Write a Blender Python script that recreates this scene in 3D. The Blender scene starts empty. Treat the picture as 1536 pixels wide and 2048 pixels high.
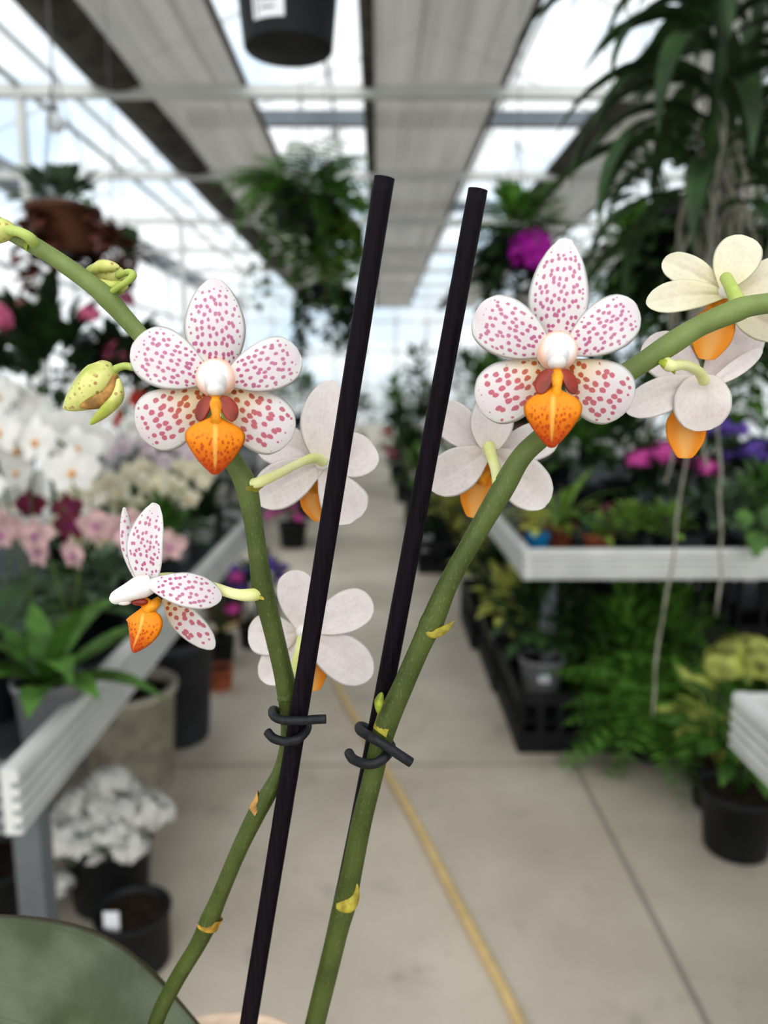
import bpy, math, random
from mathutils import Vector, Matrix
random.seed(7)
V = Vector
D = bpy.data
SC = bpy.context.scene
COL = SC.collection
R = math.radians
def lerp(a, b, t): return a + (b - a) * t
def sstep(a, b, x):
    t = max(0.0, min(1.0, (x - a) / (b - a))); return t * t * (3 - 2 * t)

# ------------------------------------------------------------------ camera
H = 1.35
F = 1540.0
PITCH = R(9.73)
YAW = R(-0.45)
cam = D.cameras.new('camera'); camo = D.objects.new('camera', cam); COL.objects.link(camo)
camo.location = (0, 0, H); camo.rotation_euler = (R(90) - PITCH, 0, YAW)
cam.sensor_fit = 'VERTICAL'; cam.sensor_height = 36.0; cam.sensor_width = 27.0
cam.lens = 36.0 * F / 2048.0
cam.clip_start = 0.01; cam.clip_end = 200
cam.dof.use_dof = True; cam.dof.focus_distance = 0.199; cam.dof.aperture_fstop = 10.5
cam.dof.aperture_blades = 0
SC.camera = camo
CR = camo.rotation_euler.to_matrix()
CP = V((0, 0, H))
def ray(px, py): return CR @ V(((px - 768) / F, -(py - 1024) / F, -1))
def at(px, py, Y):
    d = ray(px, py); return CP + d * (Y / d.y)
def atz(px, py, z):
    d = ray(px, py); return CP + d * ((z - H) / d.z)
def pxs(px, py, Y): return (at(px + 1, py, Y) - at(px, py, Y)).length
def xat(px, Y, z=0.9):
    # world X of picture column px for a point at distance Y and height z
    v = CR.inverted() @ V((0, Y, z - H)); dep = -v.z
    return (px - 768) / F * dep / math.cos(YAW) + math.tan(-YAW) * Y

# ------------------------------------------------------------------ objects
class MB:
    def __init__(s): s.v = []; s.f = []; s.uv = {}
    def add(s, vs, fs):
        o = len(s.v); s.v += [V(x) for x in vs]; s.f += [tuple(i + o for i in f) for f in fs]; return o
    def box(s, a, b):
        x0, y0, z0 = a; x1, y1, z1 = b
        s.add([(x0, y0, z0), (x1, y0, z0), (x1, y1, z0), (x0, y1, z0), (x0, y0, z1), (x1, y0, z1), (x1, y1, z1), (x0, y1, z1)],
              [(3, 2, 1, 0), (4, 5, 6, 7), (0, 1, 5, 4), (1, 2, 6, 5), (2, 3, 7, 6), (3, 0, 4, 7)])
    def lathe(s, prof, n=28, c=(0, 0, 0), flute=0):
        vs = []; fs = []
        for r, z in prof:
            for i in range(n):
                a = 2 * math.pi * i / n; rr = r * (1 + flute * math.cos(a * n / 2))
                vs.append((c[0] + rr * math.cos(a), c[1] + rr * math.sin(a), c[2] + z))
        for k in range(len(prof) - 1):
            for i in range(n):
                j = (i + 1) % n
                fs.append((k * n + i, k * n + j, (k + 1) * n + j, (k + 1) * n + i))
        s.add(vs, fs)
    def disc(s, r, z, n=28, c=(0, 0, 0), up=True):
        vs = [(c[0] + r * math.cos(2 * math.pi * i / n), c[1] + r * math.sin(2 * math.pi * i / n), c[2] + z) for i in range(n)]
        f = tuple(range(n)); s.add(vs, [f if up else f[::-1]])
    def tube(s, pts, rad, n=10, cap=True, bump=0):
        pts = [V(p) for p in pts]; m = len(pts)
        if not hasattr(rad, '__len__'): rad = [rad] * m
        t0 = (pts[1] - pts[0]).normalized()
        side = t0.orthogonal().normalized()
        vs = []; fs = []
        for k in range(m):
            t = (pts[min(k + 1, m - 1)] - pts[max(k - 1, 0)]).normalized()
            side = (side - t * side.dot(t)).normalized(); b = t.cross(side)
            for i in range(n):
                a = 2 * math.pi * i / n; rr = rad[k] * (1 + bump * (random.random() - .5))
                vs.append(pts[k] + (side * math.cos(a) + b * math.sin(a)) * rr)
        for k in range(m - 1):
            for i in range(n):
                j = (i + 1) % n; fs.append((k * n + i, k * n + j, (k + 1) * n + j, (k + 1) * n + i))
        if cap:
            fs.append(tuple(range(n))[::-1]); fs.append(tuple((m - 1) * n + i for i in range(n)))
        s.add(vs, fs)
    def ball(s, c, r, nu=12, nv=8, rot=None):
        c = V(c); r = V(r) if hasattr(r, '__len__') else V((r, r, r))
        vs = []; fs = []
        for k in range(nv + 1):
            th = math.pi * k / nv
            for i in range(nu):
                a = 2 * math.pi * i / nu
                p = V((r.x * math.sin(th) * math.cos(a), r.y * math.sin(th) * math.sin(a), r.z * math.cos(th)))
                vs.append(c + (rot @ p if rot else p))
        for k in range(nv):
            for i in range(nu):
                j = (i + 1) % nu; fs.append((k * nu + i, (k + 1) * nu + i, (k + 1) * nu + j, k * nu + j))
        s.add(vs, fs)
    def leaf(s, p0, d, L, W, droop=.6, seg=5, fold=.15, peak=.45, up=V((0, 0, 1))):
        p = V(p0); d = V(d).normalized(); vs = []; fs = []
        sd = d.cross(up)
        if sd.length < 1e-3: sd = d.orthogonal()
        sd.normalize()
        for k in range(seg + 1):
            t = k / seg
            w = W * .5 * max(.04, (math.sin(math.pi * (t ** (math.log(.5) / math.log(peak)))) if 0 < t < 1 else 0))
            nr = sd.cross(d).normalized()
            vs += [p - sd * w + nr * w * fold, p.copy(), p + sd * w + nr * w * fold]
            p = p + d * (L / seg)
            d = (Matrix.Rotation(-droop / seg, 3, sd) @ d).normalized()
        for k in range(seg):
            a = k * 3; fs += [(a, a + 1, a + 4, a + 3), (a + 1, a + 2, a + 5, a + 4)]
        s.add(vs, fs)

def link(o, parent=None):
    COL.objects.link(o)
    if parent: o.parent = parent
    return o
def build(mb, name, mat, parent=None, smooth=True, off=None):
    me = D.meshes.new(name)
    o = off if off is not None else V((0, 0, 0))
    me.from_pydata([tuple(v - o) for v in mb.v], [], mb.f)
    if smooth: me.polygons.foreach_set('use_smooth', [True] * len(me.polygons))
    for nm, arr in mb.uv.items():
        l = me.uv_layers.new(name=nm)
        flat = []
        for pl in me.polygons:
            for li in pl.loop_indices:
                flat.append(arr[pl.index][li - pl.loop_start])
        for i, uvv in enumerate(flat): l.data[i].uv = uvv
    me.materials.append(mat)
    ob = D.objects.new(name, me)
    return link(ob, parent)
def tag(o, label, cat, group=None):
    o['label'] = label; o['category'] = cat
    if group: o['group'] = group
    return o
def thing(name, label, cat, loc=(0, 0, 0), rz=0, group=None):
    o = D.objects.new(name, None); o.empty_display_size = .05; o.location = loc; o.rotation_euler = (0, 0, rz)
    COL.objects.link(o); return tag(o, label, cat, group)
def struct(name, mb, mat, smooth=False, parent=None):
    o = build(mb, name, mat, parent, smooth)
    if not parent: o['kind'] = 'structure'
    return o
def dup(root, loc, rz, label, group=None, sc=1.0):
    r = root.copy(); COL.objects.link(r); r.location = loc; r.rotation_euler = (0, 0, rz); r.scale = (sc, sc, sc); r['label'] = label
    if group: r['group'] = group
    for ch in list(root.children):
        c = ch.copy(); COL.objects.link(c); c.parent = r
        for g in ch.children:
            q = g.copy(); COL.objects.link(q); q.parent = c
    return r

# ------------------------------------------------------------------ materials
class NT:
    def __init__(s, name):
        s.m = D.materials.new(name); s.m.use_nodes = True; s.t = s.m.node_tree; s.t.nodes.clear()
        s.out = s.n('ShaderNodeOutputMaterial')
    def n(s, ty, **k):
        x = s.t.nodes.new(ty)
        for a, b in k.items(): setattr(x, a, b)
        return x
    def set(s, sock, v):
        if v is None: return
        if isinstance(v, bpy.types.NodeSocket): s.t.links.new(v, sock)
        elif isinstance(v, (tuple, list)) and sock.type == 'RGBA': sock.default_value = (*v[:3], 1)
        else: sock.default_value = v
    def math(s, op, a, b=None, c=None):
        x = s.n('ShaderNodeMath', operation=op)
        s.set(x.inputs[0], a); s.set(x.inputs[1], b)
        if c is not None: s.set(x.inputs[2], c)
        return x.outputs[0]
    def step(s, v, a, b, lo=0., hi=1.):
        x = s.n('ShaderNodeMapRange', interpolation_type='SMOOTHSTEP')
        s.set(x.inputs[0], v); s.set(x.inputs[1], a); s.set(x.inputs[2], b); s.set(x.inputs[3], lo); s.set(x.inputs[4], hi)
        return x.outputs[0]
    def mix(s, f, a, b, mode='MIX'):
        x = s.n('ShaderNodeMix', data_type='RGBA', blend_type=mode)
        s.set(x.inputs[0], f); s.set(x.inputs[6], a); s.set(x.inputs[7], b); return x.outputs[2]
    def coord(s, w='Object'): return s.n('ShaderNodeTexCoord').outputs[w]
    def mapping(s, v, scale):
        x = s.n('ShaderNodeMapping'); s.set(x.inputs[0], v); x.inputs['Scale'].default_value = scale; return x.outputs[0]
    def noise(s, v, scale, det=3, rough=.5):
        x = s.n('ShaderNodeTexNoise'); s.set(x.inputs['Vector'], v); x.inputs['Scale'].default_value = scale
        x.inputs['Detail'].default_value = det; x.inputs['Roughness'].default_value = rough; return x.outputs[0]
    def princ(s, col, rough=.6, spec=.3, metal=0, normal=None, sss=0):
        b = s.n('ShaderNodeBsdfPrincipled'); s.set(b.inputs['Base Color'], col); s.set(b.inputs['Roughness'], rough)
        b.inputs['Specular IOR Level'].default_value = spec; b.inputs['Metallic'].default_value = metal
        if normal: s.set(b.inputs['Normal'], normal)
        return b.outputs[0]
    def bump(s, h, st=.2, dist=.001):
        b = s.n('ShaderNodeBump'); s.set(b.inputs['Height'], h); b.inputs['Strength'].default_value = st; b.inputs['Distance'].default_value = dist
        return b.outputs[0]
    def mixs(s, f, a, b):
        x = s.n('ShaderNodeMixShader'); s.set(x.inputs[0], f); s.set(x.inputs[1], a); s.set(x.inputs[2], b); return x.outputs[0]
    def fin(s, sh): s.set(s.out.inputs[0], sh); return s.m
_mc = {}
def mat(name, col, rough=.6, var=.25, scale=25, spec=.3, trans=0, metal=0, bump=0):
    if name in _mc: return _mc[name]
    t = NT(name); nz = t.noise(t.coord(), scale)
    f = t.step(nz, .3, .7)
    c = t.mix(f, tuple(x * (1 - var) for x in col), tuple(min(1, x * (1 + var)) for x in col))
    nrm = t.bump(nz, bump, .01) if bump else None
    sh = t.princ(c, rough, spec, metal, nrm)
    if trans:
        tr = t.n('ShaderNodeBsdfTranslucent'); t.set(tr.inputs[0], c); sh = t.mixs(trans, sh, tr.outputs[0])
    _mc[name] = t.fin(sh); return _mc[name]

def uvsplit(t, layer):
    u = t.n('ShaderNodeUVMap', uv_map=layer); sp = t.n('ShaderNodeSeparateXYZ'); t.set(sp.inputs[0], u.outputs[0])
    return u.outputs[0], sp.outputs[0], sp.outputs[1]
def petal_mat(name, lower=False, white=(.80, .775, .755), pink=(.77, .66, .70), spot=(.50, .10, .26), back=(.88, .82, .785), yell=0.0, rs=.31, hi=.93):
    t = NT(name)
    _, u, v = uvsplit(t, 'petal'); pat, _, _ = uvsplit(t, 'spots'); _, side, rnd = uvsplit(t, 'side')
    a = t.math('ABSOLUTE', t.math('SUBTRACT', t.math('MULTIPLY', u, 2.), 1.))
    vo = t.n('ShaderNodeTexVoronoi', voronoi_dimensions='2D', feature='F1'); t.set(vo.inputs['Vector'], pat)
    vo.inputs['Scale'].default_value = 1.0; vo.inputs['Randomness'].default_value = .72
    wob = t.noise(pat, 1.6, 2)
    vlo = (.10, .25) if not lower else (.02, .10)
    m = t.math('MULTIPLY', t.step(v, vlo[0], vlo[1]), t.step(v, hi - .19, hi, 1., 0.))
    edge = t.math('ADD', a, t.math('MULTIPLY', t.math('SUBTRACT', wob, .5), .35))
    m = t.math('MULTIPLY', m, t.step(edge, .70, .96, 1., 0.))
    r = t.math('MULTIPLY', t.math('MULTIPLY', m, rs), t.step(wob, .2, .8, .75, 1.25))
    d = t.math('SUBTRACT', vo.outputs['Distance'], r)
    sp = t.math('MULTIPLY', t.step(d, -.07, .05, 1., 0.), t.step(m, .05, .3))
    ns = t.noise(t.coord(), 260, 3)
    vein = t.noise(t.mapping(u, (1, 1, 1)), 22, 2)
    veinf = t.math('MULTIPLY', t.step(vein, .45, .75), t.step(side, 0., 1., .28, .10))
    bg = t.mix(t.math('MULTIPLY', t.step(v, .05, .5), t.step(a, .3, .85, .55, 0.)), white, pink)
    sc = spot
    if lower:
        inner = t.step(v, .15, .62, 1., 0.)
        bg = t.mix(t.math('MULTIPLY', inner, .55), bg, (.86, .62, .22))
        sc = t.mix(t.step(v, .2, .62), (.50, .10, .012), (.52, .045, .10))
    fr = t.mix(t.math('MULTIPLY', sp, t.step(v, .15, .6, .95, .80)), bg, sc)
    bk = t.mix(t.step(ns, .35, .7), back, tuple(x * .93 for x in back))
    if yell: bk = t.mix(t.math('MULTIPLY', t.step(v, .0, .75, 1., .15), yell), bk, (.80, .72, .30))
    else: bk = t.mix(t.math('MULTIPLY', t.step(v, .0, .45, 1., 0.), .28), bk, (.82, .66, .48))
    bk = t.mix(t.math('MULTIPLY', sp, .07), bk, (.55, .25, .25))
    c = t.mix(side, bk, fr)
    c = t.mix(veinf, c, t.mix(.5, c, (.55, .42, .45)))
    bm_ = t.bump(t.math('ADD', t.math('MULTIPLY', vein, .6), ns), .25, .0004)
    sh = t.princ(c, .5, .25, 0, bm_)
    tr = t.n('ShaderNodeBsdfTranslucent'); t.set(tr.inputs[0], c)
    return t.fin(t.mixs(.28, sh, tr.outputs[0]))
M = {}
M['petal'] = petal_mat('spotted white petal')
M['petal_side'] = petal_mat('spotted white side petal', white=(.80, .775, .765))
M['sepal'] = petal_mat('spotted lower sepal', lower=True, rs=.34)
M['petal_cream'] = petal_mat('cream backed petal', back=(.84, .80, .64), yell=.45)
def lip_mat():
    t = NT('orange lip')
    _, u, v = uvsplit(t, 'petal'); pat, _, _ = uvsplit(t, 'spots'); _, side, _ = uvsplit(t, 'side')
    a = t.math('ABSOLUTE', t.math('SUBTRACT', t.math('MULTIPLY', u, 2.), 1.))
    nz = t.noise(t.coord(), 500, 2)
    c = t.mix(t.step(t.math('ADD', v, t.math('MULTIPLY', nz, .3)), .55, 1.05), (.86, .29, .008), (.62, .085, .012))
    vo = t.n('ShaderNodeTexVoronoi', voronoi_dimensions='2D', feature='F1'); t.set(vo.inputs['Vector'], t.mapping(pat, (2.3, 2.3, 1)))
    vo.inputs['Scale'].default_value = 1.0
    sp = t.math('MULTIPLY', t.step(vo.outputs['Distance'], .2, .38, 1., 0.), t.math('MULTIPLY', t.step(v, .3, .5), t.step(a, .7, .95, 1., 0.)))
    c = t.mix(t.math('MULTIPLY', sp, .75), c, (.45, .05, .01))
    st = t.math('MULTIPLY', t.step(a, .02, .13, 1., 0.), t.math('MULTIPLY', t.step(v, .2, .35), t.step(v, .7, .92, 1., 0.)))
    c = t.mix(t.math('MULTIPLY', st, .75), c, (.92, .55, .13))
    bk = t.mix(t.math('MULTIPLY', t.step(a, .1, .75, 1., 0.), .6), (.82, .30, .015), (.85, .52, .18))
    c = t.mix(side, bk, c)
    sh = t.princ(c, .45, .35, 0, t.bump(nz, .3, .0005))
    tr = t.n('ShaderNodeBsdfTranslucent'); t.set(tr.inputs[0], c)
    return t.fin(t.mixs(.18, sh, tr.outputs[0]))
M['lip'] = lip_mat()
M['lobe'] = mat('dark red side lobe', (.21, .020, .004), .35, .35, 300, .5)
M['callus'] = mat('yellow callus', (.66, .26, .012), .4, .3, 300)
M['cap'] = mat('white column cap', (.74, .71, .68), .4, .05, 200, .4)
def hood_mat():
    t = NT('blushed column hood')
    _, u, v = uvsplit(t, 'petal')
    c = t.mix(t.step(v, .25, .75), (.85, .80, .78), (.80, .50, .36))
    c = t.mix(t.step(v, .82, 1.), c, (.85, .79, .77))
    return t.fin(t.princ(c, .5, .3))
M['hood'] = hood_mat()
def stem_mat(name, c1, c2, speck):
    t = NT(name); co = t.coord()
    f = t.noise(co, 90, 3)
    c = t.mix(t.step(f, .3, .7), c1, c2)
    sp = t.noise(t.mapping(co, (1500, 1500, 420)), 1, 2)
    c = t.mix(t.math('MULTIPLY', t.step(sp, .60, .72), .55), c, speck)
    return t.fin(t.princ(c, .48, .35, 0, t.bump(sp, .25, .0004)))
def stem_grad(name):
    # greener and paler towards the top of the spike
    t = NT(name); co = t.coord()
    sx = t.n('ShaderNodeSeparateXYZ'); t.set(sx.inputs[0], t.n('ShaderNodeNewGeometry').outputs['Position'])
    f = t.noise(co, 90, 3)
    top = t.step(sx.outputs[2], 1.29, 1.37)
    c = t.mix(t.step(f, .3, .7), t.mix(top, (.050, .068, .012), (.135, .18, .05)), t.mix(top, (.075, .098, .019), (.19, .245, .08)))
    sp = t.noise(t.mapping(co, (2200, 2200, 700)), 1, 2)
    c = t.mix(t.math('MULTIPLY', t.step(sp, .56, .74), .22), c, (.26, .32, .14))
    return t.fin(t.princ(c, .48, .35, 0, t.bump(sp, .25, .0004)))
M['stem'] = stem_grad('orchid spike green')
M['pedicel'] = stem_mat('pale pedicel', (.60, .62, .22), (.70, .70, .36), (.75, .75, .5))
M['pedicel_g'] = stem_mat('green pedicel', (.34, .42, .09), (.42, .50, .14), (.5, .6, .25))
M['bract'] = mat('yellow green bract', (.36, .30, .045), .5, .35, 300, trans=.15)
M['bract_g'] = mat('fresh green bract', (.30, .36, .05), .5, .35, 300, trans=.15)
M['bract_y'] = mat('orange yellow bract', (.46, .27, .04), .5, .4, 300, trans=.15)
M['bract_dry'] = mat('dry brown bract', (.40, .22, .07), .7, .4, 300, trans=.1)
def bud_mat():
    t = NT('yellow green speckled bud'); co = t.coord()
    c = t.mix(t.step(t.noise(co, 130, 3), .35, .65), (.36, .40, .07), (.62, .62, .22))
    vo = t.n('ShaderNodeTexVoronoi', feature='F1'); t.set(vo.inputs['Vector'], co); vo.inputs['Scale'].default_value = 620
    sp = t.math('MULTIPLY', t.step(vo.outputs['Distance'], .2, .38, 1., 0.), t.step(t.noise(co, 140, 2), .45, .62))
    c = t.mix(t.math('MULTIPLY', sp, .8), c, (.34, .13, .04))
    return t.fin(t.princ(c, .4, .45, 0, t.bump(t.noise(co, 300), .25, .0006)))
M['bud'] = bud_mat()
def stake_mat(name, a, b):
    t = NT(name); co = t.coord()
    s = t.noise(t.mapping(co, (1500, 1500, 25)), 1, 3)
    return t.fin(t.princ(t.mix(t.step(s, .35, .7), a, b), t.step(s, .3, .7, .5, .75), .14, 0, t.bump(s, .35, .0004)))
M['stake'] = stake_mat('black plastic stake', (.004, .002, .004), (.012, .007, .012))
M['wire'] = mat('matte black clip', (.012, .013, .015), .5, .35, 400, .3, bump=.1)
def leaf_mat():
    t = NT('grey green orchid leaf'); co = t.coord()
    _, u, v = uvsplit(t, 'petal'); _, side, _ = uvsplit(t, 'side')
    n1 = t.noise(co, 45, 4); n2 = t.noise(t.mapping(u, (1, 1, 1)), 30, 2)
    c = t.mix(t.step(n1, .3, .7), (.095, .115, .060), (.185, .215, .135))
    c = t.mix(t.math('MULTIPLY', t.step(n2, .5, .7), .25), c, (.05, .09, .03))
    a = t.math('ABSOLUTE', t.math('SUBTRACT', t.math('MULTIPLY', u, 2.), 1.))
    c = t.mix(t.step(a, .93, 1.0), c, (.13, .085, .04))
    return t.fin(t.princ(c, .38, .5, 0, t.bump(t.noise(co, 260, 3), .22, .0008)))
M['leaf'] = leaf_mat()
M['leaf_l'] = mat('light green orchid leaf', (.14, .21, .06), .42, .2, 60, .45)

# background materials
M['g_dark'] = mat('dark green foliage', (.028, .060, .018), .5, .5, 14, .35, .12)
M['g_mid'] = mat('mid green foliage', (.065, .15, .024), .5, .5, 14, .35, .15)
M['g_lite'] = mat('light green foliage', (.16, .27, .05), .5, .45, 14, .35, .18)
M['g_yel'] = mat('yellow green foliage', (.42, .45, .12), .5, .45, 14, .3, .2)
M['g_grey'] = mat('grey green foliage', (.10, .15, .09), .55, .4, 14, .3, .12)
M['g_brown'] = mat('red brown foliage', (.13, .045, .03), .55, .4, 14, .3, .1)
M['f_white'] = mat('white blossom', (.74, .73, .69), .6, .08, 30, .2, .2)
M['f_cream'] = mat('cream blossom', (.70, .66, .50), .6, .15, 30, .2, .2)
M['f_pink'] = mat('pale pink blossom', (.66, .44, .44), .6, .3, 30, .2, .2)
M['f_rose'] = mat('rose blossom', (.62, .16, .28), .6, .3, 30, .2, .15)
M['f_mag'] = mat('magenta blossom', (.42, .02, .36), .6, .3, 30, .2, .15)
M['f_hot'] = mat('hot pink blossom', (.68, .11, .42), .6, .3, 30, .2, .15)
M['f_pur'] = mat('violet blossom', (.17, .10, .42), .6, .35, 30, .2, .15)
M['f_red'] = mat('red spathe', (.72, .05, .03), .4, .25, 30, .4, .1)
M['f_org'] = mat('orange spathe', (.78, .20, .11), .4, .25, 30, .4, .1)
M['f_burg'] = mat('burgundy blossom', (.16, .02, .05), .5, .3, 30, .3, .1)
M['f_wp'] = mat('pink centred white blossom', (.80, .68, .72), .6, .2, 30, .2, .2)
M['p_black'] = mat('black plastic pot', (.014, .015, .017), .5, .3, 8, .35)
M['p_char'] = mat('charcoal plastic pot', (.035, .037, .042), .6, .25, 8, .3)
M['p_grey'] = mat('grey plastic pot', (.22, .22, .225), .6, .2, 8)
M['p_terra'] = mat('terracotta pot', (.38, .12, .06), .7, .25, 12)
M['p_brown'] = mat('brown glazed pot', (.11, .05, .028), .5, .35, 12)
M['p_cream'] = mat('cream stone planter', (.36, .33, .27), .75, .2, 18, bump=.2)
M['p_white'] = mat('white plastic pot', (.72, .72, .70), .5, .08, 8)
M['p_blue'] = mat('blue pot cover', (.02, .26, .56), .4, .2, 8)
M['soil'] = mat('dark potting soil', (.035, .024, .017), .9, .5, 60, .1)
M['label'] = mat('white paper label', (.76, .77, .80), .6, .04, 40)
M['print'] = mat('grey label print', (.10, .10, .11), .7, .1, 40)
M['bark'] = mat('brown woody stem', (.10, .075, .05), .8, .3, 30)
M['root'] = mat('grey aerial root', (.22, .21, .17), .8, .3, 40)
M['g_stem'] = mat('green stalk', (.10, .15, .04), .5, .3, 30)
M['pinkpot'] = mat('pale clay pot rim', (.66, .50, .38), .8, .15, 60, bump=.1)
M['alu'] = mat('white aluminium rail', (.55, .55, .53), .45, .08, 6, .4)
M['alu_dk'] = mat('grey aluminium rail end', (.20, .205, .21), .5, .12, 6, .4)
M['galv'] = mat('galvanised steel leg', (.12, .13, .14), .5, .2, 8, .4)
M['tray'] = mat('dark bench tray', (.05, .055, .06), .7, .3, 6)
M['frame'] = mat('white painted frame', (.62, .62, .60), .5, .06, 3, .3)
M['frame_dk'] = mat('dark roof bar', (.16, .18, .20), .5, .15, 3, .3)
M['pipe'] = mat('olive grey pipe', (.34, .33, .27), .6, .15, 5)
M['hose'] = mat('straw yellow hose', (.62, .46, .22), .5, .1, 20)
M['crate'] = mat('black plastic crate', (.010, .010, .011), .55, .3, 10, .3)
M['wirem'] = mat('thin steel wire', (.20, .20, .20), .5, .1, 20, .4, metal=.4)
M['bulb'] = mat('white glass globe', (.85, .86, .87), .2, .03, 10, .6, .4)
def curtain_mat():
    t = NT('woven shade cloth'); co = t.coord()
    s = t.noise(t.mapping(co, (9, .25, 1)), 1, 4); w = t.noise(t.mapping(co, (55, .6, 1)), 1, 2)
    big = t.noise(t.mapping(co, (.9, .35, 1)), 1, 2)
    f = t.math('ADD', t.math('MULTIPLY', s, .5), t.math('ADD', t.math('MULTIPLY', w, .3), t.math('MULTIPLY', big, .35)))
    c = t.mix(t.step(f, .42, .72), (.275, .25, .215), (.40, .37, .325))
    d = t.n('ShaderNodeBsdfDiffuse'); t.set(d.inputs[0], c)
    tr = t.n('ShaderNodeBsdfTranslucent'); t.set(tr.inputs[0], c)
    tp = t.n('ShaderNodeBsdfTransparent')
    return t.fin(t.mixs(.06, t.mixs(.42, d.outputs[0], tr.outputs[0]), tp.outputs[0]))
M['curtain'] = curtain_mat()
M['curtain_dk'] = mat('dark rolled shade cloth edge', (.085, .077, .066), .8, .3, 6, .1)
def glass_mat(name, haze, tint=(.93, .96, .97)):
    t = NT(name); co = t.coord()
    tp = t.n('ShaderNodeBsdfTransparent'); t.set(tp.inputs[0], tint)
    g = t.n('ShaderNodeBsdfGlossy'); g.inputs['Roughness'].default_value = .08
    df = t.n('ShaderNodeBsdfTranslucent'); t.set(df.inputs[0], (.9, .92, .93))
    k = t.step(t.noise(t.mapping(co, (1, .5, 1)), 1.3, 3), .3, .7, haze * .6, haze * 1.4)
    return t.fin(t.mixs(.05, t.mixs(k, tp.outputs[0], df.outputs[0]), g.outputs[0]))
M['glass'] = glass_mat('roof glass', .06)
M['glass_w'] = glass_mat('hazy wall glass', .5)
def floor_mat():
    t = NT('beige concrete'); co = t.coord()
    sp = t.n('ShaderNodeSeparateXYZ'); t.set(sp.inputs[0], co)
    n1 = t.noise(co, .9, 4, .6); n2 = t.noise(co, 5, 5, .6); n3 = t.noise(co, 40, 3)
    c = t.mix(t.step(n1, .32, .68), (.44, .385, .315), (.62, .555, .47))
    c = t.mix(t.math('MULTIPLY', t.step(n2, .56, .72), .38), c, (.23, .205, .175))
    c = t.mix(t.math('MULTIPLY', t.step(n3, .5, .8), .2), c, (.30, .27, .23))
    jy = t.math('ABSOLUTE', t.math('SUBTRACT', t.math('PINGPONG', t.math('ADD', sp.outputs[1], .45), 3.0), 3.0))
    jx = t.math('ABSOLUTE', t.math('SUBTRACT', sp.outputs[0], .70))
    j = t.math('MAXIMUM', t.step(jy, .004, .012, 1., 0.), t.step(jx, .004, .012, 1., 0.))
    c = t.mix(t.math('MULTIPLY', j, .65), c, (.16, .14, .12))
    return t.fin(t.princ(c, .7, .25, 0, t.bump(n3, .15, .003)))
M['floor'] = floor_mat()
M['g_fern'] = mat('bright fern green', (.12, .26, .045), .5, .45, 14, .3, .2)
M['outside'] = mat('gravel yard outside', (.42, .42, .40), .9, .2, 3)

# ------------------------------------------------------------------ foreground orchid
PB = at(560, 2330, .245); PB = V((PB.x, PB.y, PB.z))     # plant base, just below the picture
orchid = thing('potted_orchid', 'potted moth orchid in front with spotted white flowers, orange lips and two arching spikes', 'orchid', PB)
OFF = PB
def catmull(pts, k=6):
    out = []
    n = len(pts)
    for i in range(n - 1):
        p0 = pts[max(i - 1, 0)]; p1 = pts[i]; p2 = pts[i + 1]; p3 = pts[min(i + 2, n - 1)]
        for j in range(k):
            t = j / k
            out.append(tuple(.5 * ((2 * p1[c]) + (-p0[c] + p2[c]) * t + (2 * p0[c] - 5 * p1[c] + 4 * p2[c] - p3[c]) * t * t + (-p0[c] + 3 * p1[c] - 3 * p2[c] + p3[c]) * t ** 3) for c in range(len(p1))))
    out.append(tuple(pts[-1])); return out
def pxtube(mb, path, n=14, k=6, bump=0, cap=True):
    """path of (px, py, Y, width_px)"""
    q = catmull(path, k)
    pts = [at(a, b, c) for a, b, c, w in q]; rad = [w * .5 * pxs(a, b, c) for a, b, c, w in q]
    mb.tube(pts, rad, n, cap, bump); return pts, rad
PROF = {
    'dorsal': [(0, .42), (.12, .62), (.28, .88), (.43, 1), (.58, .96), (.73, .78), (.86, .52), (.95, .27), (1, 0)],
    'petal': [(0, .22), (.15, .42), (.35, .80), (.55, 1), (.7, 1), (.83, .84), (.93, .53), (.98, .26), (1, 0)],
    'sepal': [(0, .30), (.15, .52), (.35, .86), (.52, 1), (.7, .96), (.84, .72), (.94, .40), (.985, .18), (1, 0)],
    'lip': [(0, .16), (.08, .20), (.15, .42), (.24, .78), (.34, .97), (.42, 1), (.54, .93), (.70, .68), (.85, .37), (.95, .16), (1, 0)],
    'fan': [(0, .25), (.2, .42), (.45, .75), (.65, .97), (.78, 1), (.9, .72), (.97, .36), (1, 0)],
    'leaf': [(0, .5), (.1, .72), (.3, .97), (.5, 1), (.7, .93), (.85, .74), (.95, .42), (1, 0)],
    'oval': [(0, 0), (.04, .32), (.15, .66), (.35, .95), (.5, 1), (.65, .95), (.85, .66), (.96, .32), (1, 0)],
}
def prof(name, v):
    P = PROF[name]
    for i in range(len(P) - 1):
        if v <= P[i + 1][0]:
            a, b = P[i], P[i + 1]; t = (v - a[0]) / (b[0] - a[0]); 
            p0 = P[i - 1][1] if i else a[1]; p3 = P[i + 2][1] if i + 2 < len(P) else b[1]
            if i + 2 >= len(P): return a[1] * math.sqrt(max(0, 1 - t * t))
            return max(0, .5 * (2 * a[1] + (b[1] - p0) * t + (2 * p0 - 5 * a[1] + 4 * b[1] - p3) * t * t + (-p0 + 3 * a[1] - 3 * b[1] + p3) * t ** 3))
    return 0
_sd = [0]
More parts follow.
